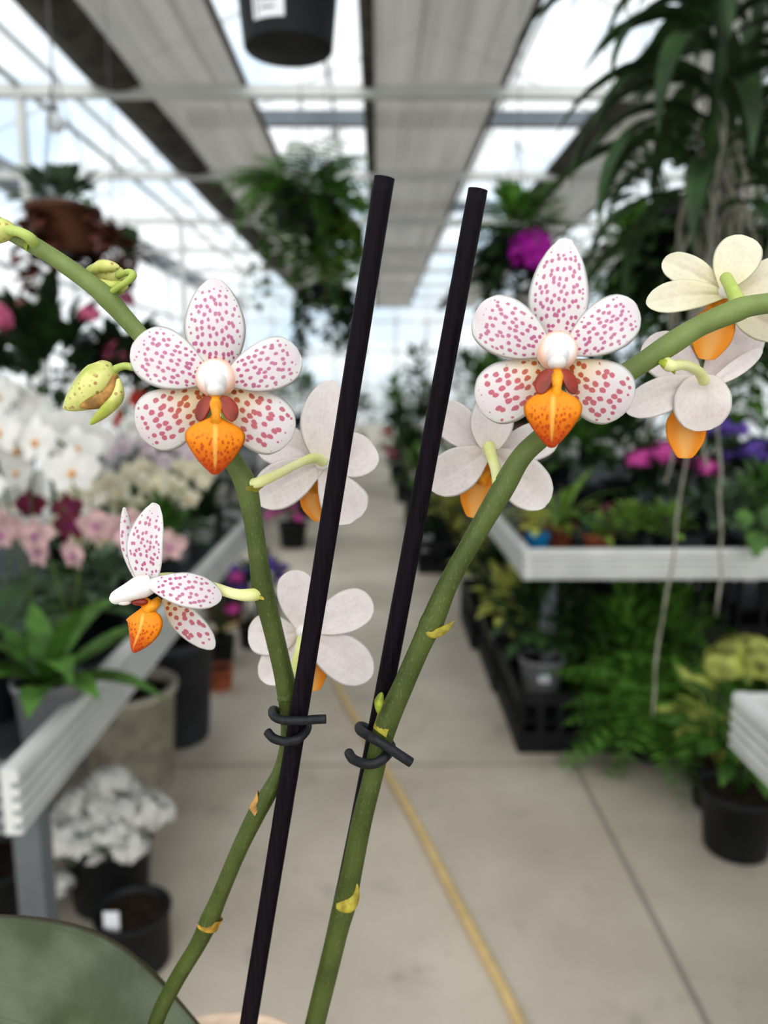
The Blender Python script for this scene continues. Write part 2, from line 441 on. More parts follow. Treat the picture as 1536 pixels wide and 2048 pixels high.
def shell(center, width, n_of_v, facing, bow=0., cup=0., crease=0., pf='petal', asym=0., ripple=0., th=.0006, nu=16, nv=26, spacing=.00138, sidebow=0., tipcurl=0.):
    """petal: center = list of 2..4 world points along its middle, width in metres, n_of_v viewer-side normal."""
    mb = MB(); _sd[0] += 1; sd = _sd[0] * 7.31
    cen = catmull([tuple(c) for c in center], 12)
    def C(v):
        x = v * (len(cen) - 1); i = min(int(x), len(cen) - 2); return V(cen[i]).lerp(V(cen[i + 1]), x - i)
    L = sum((V(cen[i + 1]) - V(cen[i])).length for i in range(len(cen) - 1))
    F_, B_ = [], []; uvs = []
    ph = random.random() * 6
    for j in range(nv + 1):
        v = 1 - (1 - j / nv) ** 1.25
        n0 = n_of_v.normalized()
        tg = (C(min(1, v + .03)) - C(max(0, v - .03))).normalized()
        sdv = tg.cross(n0).normalized(); nn = sdv.cross(tg).normalized()
        if nn.dot(n0) < 0: nn = -nn
        w = max(width * .5 * prof(pf, v), width * .004)
        rowF, rowB, rowU = [], [], []
        for i in range(nu + 1):
            u = -1 + 2 * i / nu
            ua = u + asym * (1 - u * u) * .5
            p = C(v) + sdv * (u * w + sidebow * 4 * v * (1 - v))
            z = bow * 4 * v * (1 - v) - cup * (u * u) * w - crease * math.exp(-(u / .13) ** 2) * (1 - v) * .9 + tipcurl * max(0, v - .6) ** 2 * 6
            z += ripple * width * math.sin(ph + v * 9 + 2.2 * u) * abs(u) ** 2 * sstep(.2, .6, v)
            p = p + nn * z
            t = th * .5 * (1 - u ** 4) * (1 - v ** 8)
            rowF.append(p + nn * t); rowB.append(p - nn * t)
            rowU.append(((u + 1) / 2, v, u * w / spacing + sd, v * L / (spacing * 1.15) + sd * 1.7))
        F_.append(rowF); B_.append(rowB); uvs.append(rowU)
    vs = []; idF = []; idB = []
    for j in range(nv + 1):
        a, b = [], []
        for i in range(nu + 1):
            if i in (0, nu) or j == nv:
                vs.append((F_[j][i] + B_[j][i]) / 2); a.append(len(vs) - 1); b.append(len(vs) - 1)
            else:
                vs.append(F_[j][i]); a.append(len(vs) - 1); vs.append(B_[j][i]); b.append(len(vs) - 1)
        idF.append(a); idB.append(b)
    mb.v = vs; U1, U2, U3 = [], [], []
    for j in range(nv):
        for i in range(nu):
            for (ids, s) in ((idF, 1 if facing else 0), (idB, 0 if facing else 1)):
                q = [(j, i), (j, i + 1), (j + 1, i + 1), (j + 1, i)]
                if ids is idB: q = q[::-1]
                mb.f.append(tuple(ids[a][b] for a, b in q))
                U1.append([uvs[a][b][:2] for a, b in q]); U2.append([uvs[a][b][2:] for a, b in q]); U3.append([(s, sd)] * 4)
    mb.uv = {'petal': U1, 'spots': U2, 'side': U3}
    return mb

class Flower:
    """spec pixels are positions in the photograph at distance Y from the camera"""
    def __init__(s, name, Y, label=None, front=True, cx=0, cy=0):
        s.Y = Y; s.front = front; s.c = at(cx, cy, Y)
        s.root = D.objects.new('flower', None); s.root.empty_display_size = .01
        s.root.location = s.c - PB; link(s.root, orchid); s.nv = (CP - s.c).normalized()
        if label: s.root['label'] = label
    def pt(s, p):   # (px, py[, dY])
        return at(p[0], p[1], s.Y + (p[2] if len(p) > 2 else 0))
    def petal(s, name, pts, wpx, m='petal', pf='petal', bow=.0015, cup=.12, tw=(0, 0), front=None, label=None, **k):
        P = [s.pt(p) for p in pts]
        n = (s.nv + CR @ V((tw[0], tw[1], 0))).normalized()
        fr = s.front if front is None else front
        mb = shell(P, wpx * pxs(pts[-1][0], pts[-1][1], s.Y), n, fr, bow=bow, cup=cup, pf=pf, **k)
        o = build(mb, name, M[m], s.root, off=s.c)
        if label: o['label'] = label
        return o
    def raw(s, mb, name, m, label=None):
        o = build(mb, name, M[m], s.root, off=s.c)
        if label: o['label'] = label
        return o
def camrot(dirv):
    """matrix whose z axis is dirv"""
    return V((0, 0, 1)).rotation_difference(V(dirv).normalized()).to_matrix()
def hoodmesh(c, rx, ry, depth, rot):
    mb = MB(); nu, nv = 28, 12; vs = []; fs = []; uv = []
    for k in range(nv + 1):
        th = math.pi * .55 * k / nv
        for i in range(nu):
            a = 2 * math.pi * i / nu
            vs.append(V(c) + rot @ V((rx * math.sin(th) * math.cos(a), ry * math.sin(th) * math.sin(a), depth * math.cos(th))))
    for k in range(nv):
        for i in range(nu):
            j = (i + 1) % nu; fs.append((k * nu + i, (k + 1) * nu + i, (k + 1) * nu + j, k * nu + j))
            uv.append([(i / nu, k / nv), (i / nu, (k + 1) / nv), (i / nu, (k + 1) / nv), (i / nu, k / nv)])
    mb.v = vs; mb.f = fs; mb.uv = {'petal': uv}; return mb
CAMB = CR   # columns: right, up, towards viewer
def lip_front(f, cx, cy, tipx, tipy, wpx, yo=-.008):
    f.petal('lip', [(cx, cy, yo + .001), (lerp(cx, tipx, .45), lerp(cy, tipy, .45), yo - .001), (tipx, tipy, yo + .0015)], wpx, m='lip', pf='lip', bow=.0012, cup=.22, crease=-.0005, th=.0012, spacing=.0022)
def throat(f, cx, cy, sc=1.0, ey=0):
    s = pxs(cx, cy, f.Y) * sc
    # dark side lobes either side of the throat
    for sg in (-1, 1):
        c = f.pt((cx + sg * 27 * sc, cy + 58 * sc, -.0075))
        rot = CAMB @ Matrix.Rotation(sg * R(24), 3, 'Z') @ Matrix.Rotation(sg * R(28), 3, 'Y')
        mb = MB(); nu, nv = 18, 12; vs = []
        for k in range(nv + 1):
            th = math.pi * k / nv
            for i in range(nu):
                a = 2 * math.pi * i / nu
                x = 17 * s * math.sin(th) * math.cos(a); y = 27 * s * math.cos(th); z = 12 * s * math.sin(th) * math.sin(a)
                if z > 0: z *= .25      # cupped towards the viewer
                x -= sg * (y * y) / (25 * s) * .12
                vs.append(c + rot @ V((x, y, z)))
        fs = []
        for k in range(nv):
            for i in range(nu):
                j = (i + 1) % nu; fs.append((k * nu + i, (k + 1) * nu + i, (k + 1) * nu + j, k * nu + j))
        mb.v = vs; mb.f = fs; f.raw(mb, 'side_lobe', 'lobe', 'dark red side lobe by the throat')
    mb = MB()
    mb.tube([f.pt((cx, cy + 30 * sc, -.003)), f.pt((cx, cy + 52 * sc, -.008)), f.pt((cx, cy + 72 * sc, -.0095)), f.pt((cx - 1, cy + 88 * sc, -.0085)), f.pt((cx - 1, cy + 104 * sc, -.0065))],
            [15 * s, 12 * s, 8 * s, 12 * s, 12 * s], 14)
    f.raw(mb, 'callus', 'callus', 'orange yellow callus above the lip')
    f.raw(hoodmesh(f.pt((cx, cy - 2 * sc, -.001)), 41 * s, 39 * s, .0042, CAMB), 'hood', 'hood', 'white hood with a peach edge')
    mb = MB(); mb.ball(f.pt((cx, cy + 6 * sc, -.0035)), (23 * s, 25 * s, .0040), 20, 14, CAMB)
    mb.ball(f.pt((cx, cy + 22 * sc, -.0055)), (17 * s, 15 * s, .0032), 16, 10, CAMB)
    f.raw(mb, 'column', 'cap', 'white rounded column')

# ---- flower A: left, facing the camera
YA = .186
f = Flower('flower', YA, 'left flower facing the viewer', True, 432, 765)
f.petal('sepal', [(432, 752, .0005), (430, 650, -.0008), (429, 556, .0028)], 122, pf='dorsal', bow=.001, cup=.22, label='upright spotted dorsal sepal')
f.petal('lower_sepal', [(415, 783, .0018), (345, 832, .001), (278, 868, .0030)], 122, m='sepal', pf='petal', cup=.18, sidebow=.0002, spacing=.00185)
f.petal('lower_sepal', [(448, 783, .0018), (512, 834, .001), (582, 880, .0030)], 120, m='sepal', pf='petal', cup=.18, spacing=.00185)
f.petal('petal', [(420, 758, -.0003), (345, 726, -.0015), (267, 684, .0015)], 116, pf='petal', cup=.10, ripple=.02)
f.petal('petal', [(448, 762, -.0003), (525, 736, -.0015), (600, 706, .0015)], 100, pf='petal', cup=.10, ripple=.02)
lip_front(f, 431, 830, 430, 950, 112)
throat(f, 432, 758)
# ---- flower B: right, facing the camera
f = Flower('flower', .186, 'right flower facing the viewer', True, 1115, 708)
f.petal('sepal', [(1117, 695, .0005), (1117, 590, -.0008), (1131, 476, .0028)], 121, pf='dorsal', bow=.001, cup=.22, label='upright spotted dorsal sepal')
f.petal('lower_sepal', [(1098, 728, .0018), (1030, 774, .001), (955, 812, .0030)], 122, m='sepal', pf='petal', cup=.18, spacing=.00185)
f.petal('lower_sepal', [(1130, 728, .0018), (1190, 774, .001), (1258, 818, .0030)], 124, m='sepal', pf='petal', cup=.18, spacing=.00185)
f.petal('petal', [(1100, 703, -.0003), (1026, 664, -.0015), (952, 620, .0015)], 112, pf='petal', cup=.10, ripple=.02)
f.petal('petal', [(1130, 703, -.0003), (1200, 662, -.0015), (1275, 612, .0015)], 104, pf='petal', cup=.10, ripple=.02)
lip_front(f, 1107, 772, 1103, 896, 108)
throat(f, 1114, 704)
# ---- flower C: left lower, seen from the side, facing left
YC = .200
f = Flower('flower', YC, 'side view flower facing left', True, 300, 1170)
f.petal('sepal', [(276, 1160, .006), (254, 1090, .008), (248, 1014, .010)], 30, pf='dorsal', cup=.5, tw=(-.2, 0), bow=0, label='dorsal sepal seen edge on')
f.petal('petal', [(294, 1172, 0), (284, 1090, -.002), (312, 1006, .000)], 82, m='petal_side', pf='dorsal', cup=-.1, tw=(-.5, 0), bow=-.001, sidebow=.0005)
f.petal('lower_sepal', [(330, 1195, .004), (368, 1240, .003), (428, 1298, .006)], 58, m='sepal', pf='sepal', cup=.2, tw=(-.4, .1), bow=0, spacing=.0018)
f.petal('petal', [(298, 1166, -.003), (370, 1178, -.005), (444, 1196, -.002)], 70, m='petal_side', pf='sepal', cup=.2, tw=(-.2, .25), bow=.0006)
s = pxs(300, 1170, YC)
mb = MB(); q = catmull([(302, 1168, YC - .001, 40), (282, 1174, YC - .002, 48), (258, 1184, YC - .003, 38), (240, 1192, YC - .003, 32), (228, 1197, YC - .003, 25), (222, 1199, YC - .003, 14), (219, 1200, YC - .003, 3)], 5)
mb.tube([at(a, b, c) for a, b, c, w in q], [w * .5 * pxs(a, b, c) for a, b, c, w in q], 18)
mb.ball(f.pt((248, 1203, -.003)), (15 * s, 8 * s, 12 * s), 12, 8, CAMB)
f.raw(mb, 'column', 'cap', 'white column poking left')
mb = MB()
mb.tube([f.pt((268, 1200, -.002)), f.pt((290, 1204, -.002)), f.pt((303, 1210, -.002)), f.pt((318, 1200, 0))], [6 * s, 11 * s, 10 * s, 8 * s], 12)
mb.tube([f.pt((316, 1202, -.002)), f.pt((304, 1214, -.003)), f.pt((292, 1228, -.003))], [9 * s, 11 * s, 13 * s], 12)
f.raw(mb, 'callus', 'callus')
mb = MB(); mb.ball(f.pt((280, 1204, -.003)), (17 * s, 8 * s, 10 * s), 12, 8, CAMB); f.raw(mb, 'side_lobe', 'lobe')
f.petal('lip', [(292, 1210, -.002), (284, 1255, -.005), (266, 1305, -.002)], 74, m='lip', pf='lip', bow=.0006, cup=.28, tw=(-.35, 0), th=.0014, spacing=.002)
PROF['lip2'] = [(0, .45), (.1, .62), (.25, .9), (.45, 1), (.65, .92), (.82, .64), (.93, .42), (1, 0)]
# ---- back views
def backflower(Y, label, cx, cy, petals, lip, pm='petal'):
    f = Flower('flower', Y, label, False, cx, cy)
    for nm, pts, w, pf, k in petals:
        f.petal(nm, pts, w, m=k.pop('m', pm), pf=pf, **{'cup': -.16, 'bow': -.0006, 'crease': .0007, 'ripple': .015, **k})
    pts, w, k = lip
    f.petal('lip', pts, w, m='lip', pf=k.pop('pf', 'lip2'), bow=-.001, cup=-.3, th=.0014, **k)
    mb = MB(); s = pxs(cx, cy, Y)
    mb.ball(f.pt((cx, cy, .0005)), (15 * s, 15 * s, .002), 14, 8, CAMB); f.raw(mb, 'column', 'cap')
    return f
f = backflower(.222, 'back view flower behind the left stake', 645, 925, [
    ('sepal', [(652, 922, 0), (650, 840, .001), (664, 760, .003)], 100, 'dorsal', {}),
    ('petal', [(645, 925, .002), (580, 895, .003), (512, 880, .005)], 86, 'petal', {}),
    ('petal', [(655, 930, .002), (705, 915, .003), (744, 886, .005)], 92, 'petal', {}),
    ('lower_sepal', [(640, 930, .001), (575, 962, .001), (512, 1004, .003)], 92, 'sepal', {}),
    ('lower_sepal', [(645, 930, .001), (672, 980, .001), (712, 1040, .003)], 96, 'fan', {})],
    ([(635, 965, .006), (622, 1000, .006), (640, 1042, .006)], 46, {}))
mb = MB(); s = pxs(620, 1000, .22); mb.tube([f.pt((645, 940, .004)), f.pt((632, 965, .006)), f.pt((630, 985, .006))], [8 * s, 9 * s, 12 * s], 12); f.raw(mb, 'callus', 'callus')
f = backflower(.222, 'lowest back view flower behind the left stem', 606, 1262, [
    ('sepal', [(604, 1262, 0), (594, 1200, .001), (588, 1140, .003)], 76, 'petal', {}),
    ('petal', [(600, 1265, .002), (552, 1270, .003), (496, 1266, .005)], 84, 'petal', {}),
    ('petal', [(612, 1260, .002), (680, 1230, .003), (744, 1200, .005)], 84, 'petal', {}),
    ('lower_sepal', [(600, 1270, .001), (570, 1315, .001), (524, 1362, .003)], 78, 'sepal', {}),
    ('lower_sepal', [(612, 1268, .001), (680, 1312, .001), (742, 1356, .003)], 92, 'sepal', {})],
    ([(612, 1300, .006), (624, 1338, .006), (628, 1382, .006)], 62, {}))
mb = MB(); s = pxs(620, 1000, .22); mb.tube([f.pt((612, 1280, .004)), f.pt((620, 1310, .006)), f.pt((628, 1330, .006))], [10 * s, 13 * s, 15 * s], 12); f.raw(mb, 'callus', 'callus')
f = backflower(.216, 'back view flower behind the right stem, under the right front flower', 978, 900, [
    ('sepal', [(980, 898, 0), (984, 840, .001), (992, 772, .003)], 88, 'dorsal', {}),
    ('petal', [(972, 898, .002), (925, 860, .003), (876, 812, .005)], 78, 'petal', {}),
    ('petal', [(988, 900, .002), (1050, 888, .003), (1116, 868, .005)], 76, 'petal', {}),
    ('lower_sepal', [(972, 902, .001), (918, 938, .001), (858, 976, .003)], 90, 'sepal', {}),
    ('lower_sepal', [(990, 905, .001), (1040, 955, .001), (1092, 1012, .003)], 96, 'sepal', {})],
    ([(966, 946, .006), (954, 985, .006), (946, 1036, .006)], 70, {}))
mb = MB(); s = pxs(620, 1000, .216); mb.tube([f.pt((978, 915, .003)), f.pt((971, 935, .006)), f.pt((966, 952, .006)), f.pt((962, 968, .006))], [8 * s, 14 * s, 13 * s, 14 * s], 12); f.raw(mb, 'callus', 'callus')
f = backflower(.216, 'cream back view flower at the upper right edge', 1452, 582, [
    ('sepal', [(1448, 580, 0), (1468, 530, .001), (1494, 472, .003)], 88, 'petal', {}),
    ('petal', [(1446, 580, .002), (1390, 548, .004), (1326, 520, .008)], 62, 'petal', {'tw': (0, .3)}),
    ('petal', [(1465, 590, .002), (1520, 560, .003), (1580, 530, .005)], 66, 'petal', {}),
    ('lower_sepal', [(1446, 588, .001), (1370, 590, .000), (1292, 608, .000)], 66, 'sepal', {'tw': (0, .3)}),
    ('lower_sepal', [(1462, 596, .001), (1510, 632, .001), (1570, 672, .003)], 74, 'sepal', {})],
    ([(1432, 620, .007), (1424, 665, .006), (1412, 720, .006)], 84, {}), pm='petal_cream')
mb = MB(); s = pxs(620, 1000, .216); mb.tube([f.pt((1448, 590, .003)), f.pt((1434, 603, .006)), f.pt((1428, 618, .007)), f.pt((1428, 640, .007))], [10 * s, 19 * s, 18 * s, 14 * s], 12); f.raw(mb, 'callus', 'callus')
f = backflower(.220, 'drooping back view flower under the right spike', 1408, 768, [
    ('petal', [(1400, 765, .004), (1350, 725, .006), (1292, 680, .010)], 92, 'petal', {}),
    ('sepal', [(1408, 762, .004), (1458, 712, .007), (1502, 640, .010)], 100, 'petal', {}),
    ('petal', [(1420, 770, .002), (1470, 738, .003), (1525, 698, .005)], 34, 'sepal', {'tw': (.4, .3)}),
    ('lower_sepal', [(1400, 762, .001), (1330, 788, .000), (1250, 822, .003)], 72, 'sepal', {}),
    ('lower_sepal', [(1408, 748, -.001), (1404, 806, -.004), (1405, 862, -.002)], 106, 'oval', {})],
    ([(1368, 815, .005), (1372, 862, .004), (1370, 917, .004)], 76, {}))

# ---- spikes
def bract(parent, pts, wpx, Y, m, tw=(0, 0), cup=.7, pf='sepal', bow=0.):
    P = [at(a, b, Y + (c if c else 0)) for a, b, c in pts]
    n = ((CP - P[0]).normalized() + CR @ V((tw[0], tw[1], 0))).normalized()
    mb = shell(P, wpx * pxs(pts[0][0], pts[0][1], Y), n, True, bow=bow, cup=cup, pf=pf, th=.0008, nu=8, nv=12)
    return build(mb, 'bract', M[m], parent, off=PB)
YL = .203
mb = MB()
left_path = [(-330, 372, YL - .004, 8), (-240, 352, YL - .003, 20), (-150, 372, YL - .001, 28), (-60, 420, YL, 33), (10, 458, YL, 34), (70, 492, YL, 35), (130, 530, YL, 35), (190, 574, YL, 37), (215, 596, YL, 42), (245, 630, YL, 36), (300, 692, YL, 34), (380, 785, YL, 36), (430, 865, YL, 38), (470, 928, YL, 39), (492, 972, YL, 44),
             (506, 1040, YL, 38), (516, 1110, YL, 38), (526, 1178, YL, 43), (544, 1250, YL, 39), (563, 1330, YL, 38), (574, 1385, YL, 40), (577, 1430, YL, 34), (576, 1480, YL, 31), (562, 1540, YL, 31), (534, 1592, YL, 34), (512, 1630, YL, 36), (478, 1700, YL + .001, 33), (440, 1790, YL + .002, 33), (418, 1842, YL + .003, 38), (395, 1890, YL + .004, 33), (350, 1965, YL + .006, 32), (312, 2045, YL + .008, 31), (300, 2130, YL + .014, 30), (350, 2230, YL + .03, 30), (470, 2340, YL + .042, 30)]
pxtube(mb, left_path, 18, 6)
spikeL = build(mb, 'flower_spike', M['stem'], orchid, off=PB); spikeL['label'] = 'left flower spike, arching up to the left'
spikeL.location = (0, 0, 0)
mb = MB()
YR = .200
right_path = [(2020, 640, YR - .004, 12), (1900, 604, YR - .003, 24), (1760, 590, YR - .001, 32), (1640, 596, YR, 38), (1560, 604, YR, 40), (1500, 612, YR, 42), (1470, 622, YR, 46), (1400, 652, YR, 42), (1345, 686, YR, 46), (1290, 722, YR, 42), (1230, 762, YR, 42), (1150, 822, YR, 41), (1075, 882, YR, 41), (1040, 918, YR, 42), (1005, 978, YR, 46), (950, 1072, YR, 40), (900, 1160, YR, 40), (868, 1235, YR, 46), (840, 1295, YR, 41), (806, 1372, YR, 42), (776, 1440, YR, 46), (758, 1500, YR, 42), (744, 1560, YR, 40), (724, 1640, YR, 41), (704, 1740, YR + .001, 42), (690, 1806, YR + .002, 46), (676, 1860, YR + .003, 42), (654, 1950, YR + .006, 41), (630, 2048, YR + .009, 40), (605, 2150, YR + .02, 40), (580, 2330, YR + .042, 40)]
pxtube(mb, right_path, 18, 6)
spikeR = build(mb, 'flower_spike', M['stem'], orchid, off=PB); spikeR['label'] = 'right flower spike, arching up to the right'
# bracts on the spikes (children of each spike)
def sheath(parent, px, py, Y, ax, side, r, h, flare, m, name='bract', wrap=125, tow_=.55):
    """clasping scale leaf: ax = stem direction in picture pixels (upwards), side = +1 right / -1 left"""
    s_ = pxs(px, py, Y); c = at(px, py, Y); rt, upv, tow = CR @ V((1, 0, 0)), CR @ V((0, 1, 0)), CR @ V((0, 0, 1))
    A = (rt * ax[0] - upv * ax[1]).normalized(); S = (rt * side - A * (rt * side).dot(A)).normalized()
    S = (S + tow * tow_).normalized(); S = (S - A * S.dot(A)).normalized(); Tn = A.cross(S)
    mb = MB(); nt_, na = 12, 14; vs = []; fs = []
    for lay in (0, 1):
        for k in range(nt_ + 1):
            t = k / nt_; am = R(wrap) * max(.03, (1 - max(0, (t - .22) / .78)) ** .75)
            for i in range(na + 1):
                th = am * (-1 + 2 * i / na)
                rr = (r * 1.04 + flare * t ** 1.4 * max(0, math.cos(th)) + (0 if lay else 1.6 * (1 - t) + .5)) * s_
                vs.append(c + (S * math.cos(th) + Tn * math.sin(th)) * rr + A * (h * s_ * (t - .12 * (1 - math.cos(th)) * (1 - t) + .10 * math.sin(3.1 * t))))
    n0 = (nt_ + 1) * (na + 1)
    for lay in (0, 1):
        for k in range(nt_):
            for i in range(na):
                q = lay * n0 + k * (na + 1) + i; f_ = (q, q + 1, q + na + 2, q + na + 1); fs.append(f_ if lay == 0 else f_[::-1])
    mb.v = vs; mb.f = fs
    return build(mb, name, M[m], parent, off=PB)
def horn(parent, path, m, name='bract'):
    mb = MB(); q = catmull(path, 6); pts = [at(a, b, c) for a, b, c, w in q]; n = 14; vs = []; fs = []
    tow = CR @ V((0, 0, 1))
    for k in range(len(pts)):
        t = (pts[min(k + 1, len(pts) - 1)] - pts[max(k - 1, 0)]).normalized(); sd = t.cross(tow).normalized(); w = q[k][3] * .5 * pxs(q[k][0], q[k][1], q[k][2])
        for i in range(n):
            a = 2 * math.pi * i / n; vs.append(pts[k] + sd * math.cos(a) * w + tow * math.sin(a) * w * .45 - tow * .25 * w * math.cos(a) ** 2)
    for k in range(len(pts) - 1):
        for i in range(n): j = (i + 1) % n; fs.append((k * n + i, k * n + j, (k + 1) * n + j, (k + 1) * n + i))
    fs.append(tuple(range(n))[::-1]); fs.append(tuple((len(pts) - 1) * n + i for i in range(n)))
    mb.v = vs; mb.f = fs; return build(mb, name, M[m], parent, off=PB)
horn(spikeR, [(846, 1255, YR - .0018, 4), (854, 1264, YR - .0026, 13), (868, 1268, YR - .0030, 19), (884, 1262, YR - .0034, 17), (897, 1253, YR - .0032, 12), (908, 1242, YR - .0030, 3)], 'bract')
horn(spikeR, [(672, 1812, YR - .0008, 10), (682, 1815, YR - .0016, 22), (698, 1812, YR - .0020, 30), (710, 1797, YR - .0016, 18), (714, 1782, YR - .0014, 10), (714, 1768, YR - .0012, 3)], 'bract')
sheath(spikeR, 770, 1462, YR, (24, -70), -1, 22, 62, 4, 'bract', wrap=70)
b = bract(spikeR, [(756, 1428, -.0035), (758, 1405, -.0050), (764, 1384, -.0035)], 20, YR, 'bract_g', cup=1., pf='oval'); b.name = 'shoot_tip'
horn(spikeR, [(1318, 722, YR - .0022, 8), (1330, 726, YR - .0034, 18), (1344, 736, YR - .0034, 14), (1350, 748, YR - .0030, 3)], 'bract_g')
sheath(spikeL, 516, 1622, YL, (24, -40), -1, 17, 36, 4, 'bract_dry', wrap=80, tow_=.1)
sheath(spikeL, 416, 1852, YL + .0030, (20, -45), 1, 18, 26, 4, 'bract_y', wrap=150)
sheath(spikeL, 574, 1396, YL, (6, -60), 1, 19, 20, 3, 'stem', wrap=120)
sheath(spikeL, 495, 980, YL, (12, -55), 1, 19, 14, 14, 'bract', wrap=70)
sheath(spikeL, 528, 1196, YL, (8, -70), -1, 20, 14, 18, 'bract', wrap=70)
sheath(spikeL, 66, 492, YL, (-60, -36), 1, 18, 16, 3, 'bract_g', wrap=110)
def node_ring(parent, path, m, grow=1.10):
    mb = MB(); pxtube(mb, [(a, b, c, w * g) for (a, b, c, w), g in zip(path, (1.0, grow, grow * .99))], 18, 4, cap=False); return build(mb, 'node_ring', M[m], parent, off=PB)
node_ring(spikeR, [(874, 1225, YR, 42), (866, 1240, YR, 46), (858, 1256, YR, 46)], 'stem', 1.04)
# flower stalks
def pedicel(path, m, label=None):
    mb = MB(); pxtube(mb, path, 12, 6); o = build(mb, 'flower_stalk', M[m], orchid, off=PB)
    return o
pedicel([(496, 968, YL, 20), (520, 964, YL - .002, 22), (560, 946, YL + .002, 19), (600, 926, .212, 18), (628, 916, .218, 20), (646, 924, .222, 24)], 'pedicel')
pedicel([(526, 1186, YL, 26), (500, 1190, YL - .003, 26), (470, 1188, YL - .003, 22), (430, 1176, YL + .001, 22), (380, 1160, YL + .004, 22), (330, 1158, YL + .004, 26), (300, 1168, YL + .001, 30)], 'pedicel')
pedicel([(996, 968, YR, 24), (992, 940, .206, 22), (984, 915, .210, 22), (977, 893, .2155, 26)], 'pedicel')
pedicel([(1482, 618, YR - .001, 30), (1474, 600, .203, 30), (1462, 575, .207, 26), (1452, 556, .2135, 24)], 'pedicel_g')
pedicel([(1330, 722, YR, 24), (1340, 732, YR - .003, 24), (1368, 730, YR + .003, 20), (1396, 742, .210, 20), (1408, 762, .2155, 22)], 'pedicel')
pedicel([(568, 1400, YL + .001, 22), (585, 1350, .212, 18), (598, 1300, .220, 18), (606, 1265, .2225, 20)], 'pedicel')
pedicel([(440, 870, YL, 22), (452, 835, .198, 20), (446, 800, .193, 20), (436, 775, .189, 22)], 'pedicel_g')
pedicel([(1180, 800, YR, 22), (1150, 760, .199, 20), (1128, 730, .194, 20), (1117, 712, .189, 22)], 'pedicel_g')
# buds
def bud(pts_w, Y, label):
    root = D.objects.new('bud', None); root.empty_display_size = .01; c = at(pts_w[len(pts_w) // 2][0], pts_w[len(pts_w) // 2][1], Y)
    root.location = c - PB; link(root, orchid); root['label'] = label
    mb = MB(); q = catmull([(a, b, Y + d, w) for a, b, d, w in pts_w], 6)
    pts = [at(a, b, cc) for a, b, cc, w in q]; n = 20
    mb.tube(pts, [max(.6, w) * .5 * pxs(a, b, cc) for a, b, cc, w in q], n)
    # three sepal ridges
    o = build(mb, 'bud_body', M['bud'], root, off=c)
    return root, c
r_, c_ = bud([(222, 726, 0, 4), (216, 733, 0, 40), (208, 748, 0, 68), (194, 768, 0, 76), (172, 788, 0, 66), (150, 803, 0, 44), (136, 812, 0, 24), (127, 816, 0, 6)], .203, 'large speckled bud hanging left of the left flower')
mb = shell([at(238, 758, .197), at(234, 800, .196), at(180, 850, .198)], 26 * pxs(200, 800, .2), (CP - c_).normalized() + CR @ V((.3, -.2, 0)), True, cup=.4, pf='sepal', th=.0012)
o = build(mb, 'bud_sepal', M['bud'], r_, off=c_)
mb = shell([at(232, 750, .200), at(215, 800, .1985), at(160, 815, .200)], 34 * pxs(200, 800, .2), (CP - c_).normalized() + CR @ V((.2, -.6, 0)), True, cup=.5, pf='sepal', th=.0012)
o = build(mb, 'inner_sepal', M['bract_dry'], r_, off=c_); o['label'] = 'orange brown inner sepal'
pedicel([(282, 722, .204, 14), (268, 734, .203, 16), (250, 732, .203, 15), (232, 738, .203, 17), (222, 750, .203, 22)], 'pedicel_g')
r_, c_ = bud([(170, 548, 0, 6), (182, 544, 0, 26), (205, 544, 0, 42), (225, 550, 0, 44), (243, 556, 0, 34), (254, 560, 0, 10)], .209, 'small green bud behind the upper left stem')
for (a, b, cc, w) in (((196, 560, -.004), (225, 572, -.006), (250, 565, -.004), 22), ((180, 545, -.003), (205, 532, -.005), (240, 535, -.003), 26), ((210, 568, -.002), (232, 582, -.003), (256, 570, -.002), 20)):
    mb = shell([at(x, y, .209 + z) for x, y, z in (a, b, cc)], w * pxs(200, 550, .2), (CP - c_).normalized(), True, cup=.5, pf='oval', th=.001, nu=8, nv=14)
    build(mb, 'bud_sepal', M['bud'], r_, off=c_)
pedicel([(214, 592, .204, 14), (236, 575, .2005, 12), (256, 562, .200, 14), (266, 550, .2005, 15), (256, 544, .203, 13), (236, 552, .206, 13)], 'pedicel_g')
r_, c_ = bud([(30, 462, 0, 20), (10, 460, 0, 44), (-15, 462, 0, 50), (-40, 470, 0, 34), (-55, 480, 0, 8)], .201, 'green bud cut off by the left edge')
pedicel([(72, 494, .203, 20), (60, 476, .1995, 22), (38, 464, .199, 20), (15, 460, .200, 22), (0, 455, .201, 26)], 'pedicel_g')
# big leaf at lower left and its paler neighbour
def bigleaf(pts, w, n, m, cup, label):
    mb = shell(pts, w, n, True, cup=cup, pf='leaf', th=.0022, nu=24, nv=40, crease=.0012)
    o = build(mb, 'leaf', M[m], orchid, off=PB); o['label'] = label
bigleaf([at(490, 2330, .236), at(262, 2150, .215), at(62, 2032, .196), at(-190, 2008, .176), at(-420, 2120, .165)], .058, V((-.1, -.62, 1)), 'leaf', .30, 'broad grey green leaf with a dark edge')
bigleaf([at(540, 2330, .242), at(312, 2135, .230), at(160, 2018, .222), at(10, 2000, .214), at(-150, 2030, .208)], .044, V((.2, -.75, 1)), 'leaf_l', .3, 'paler leaf behind the grey green one')
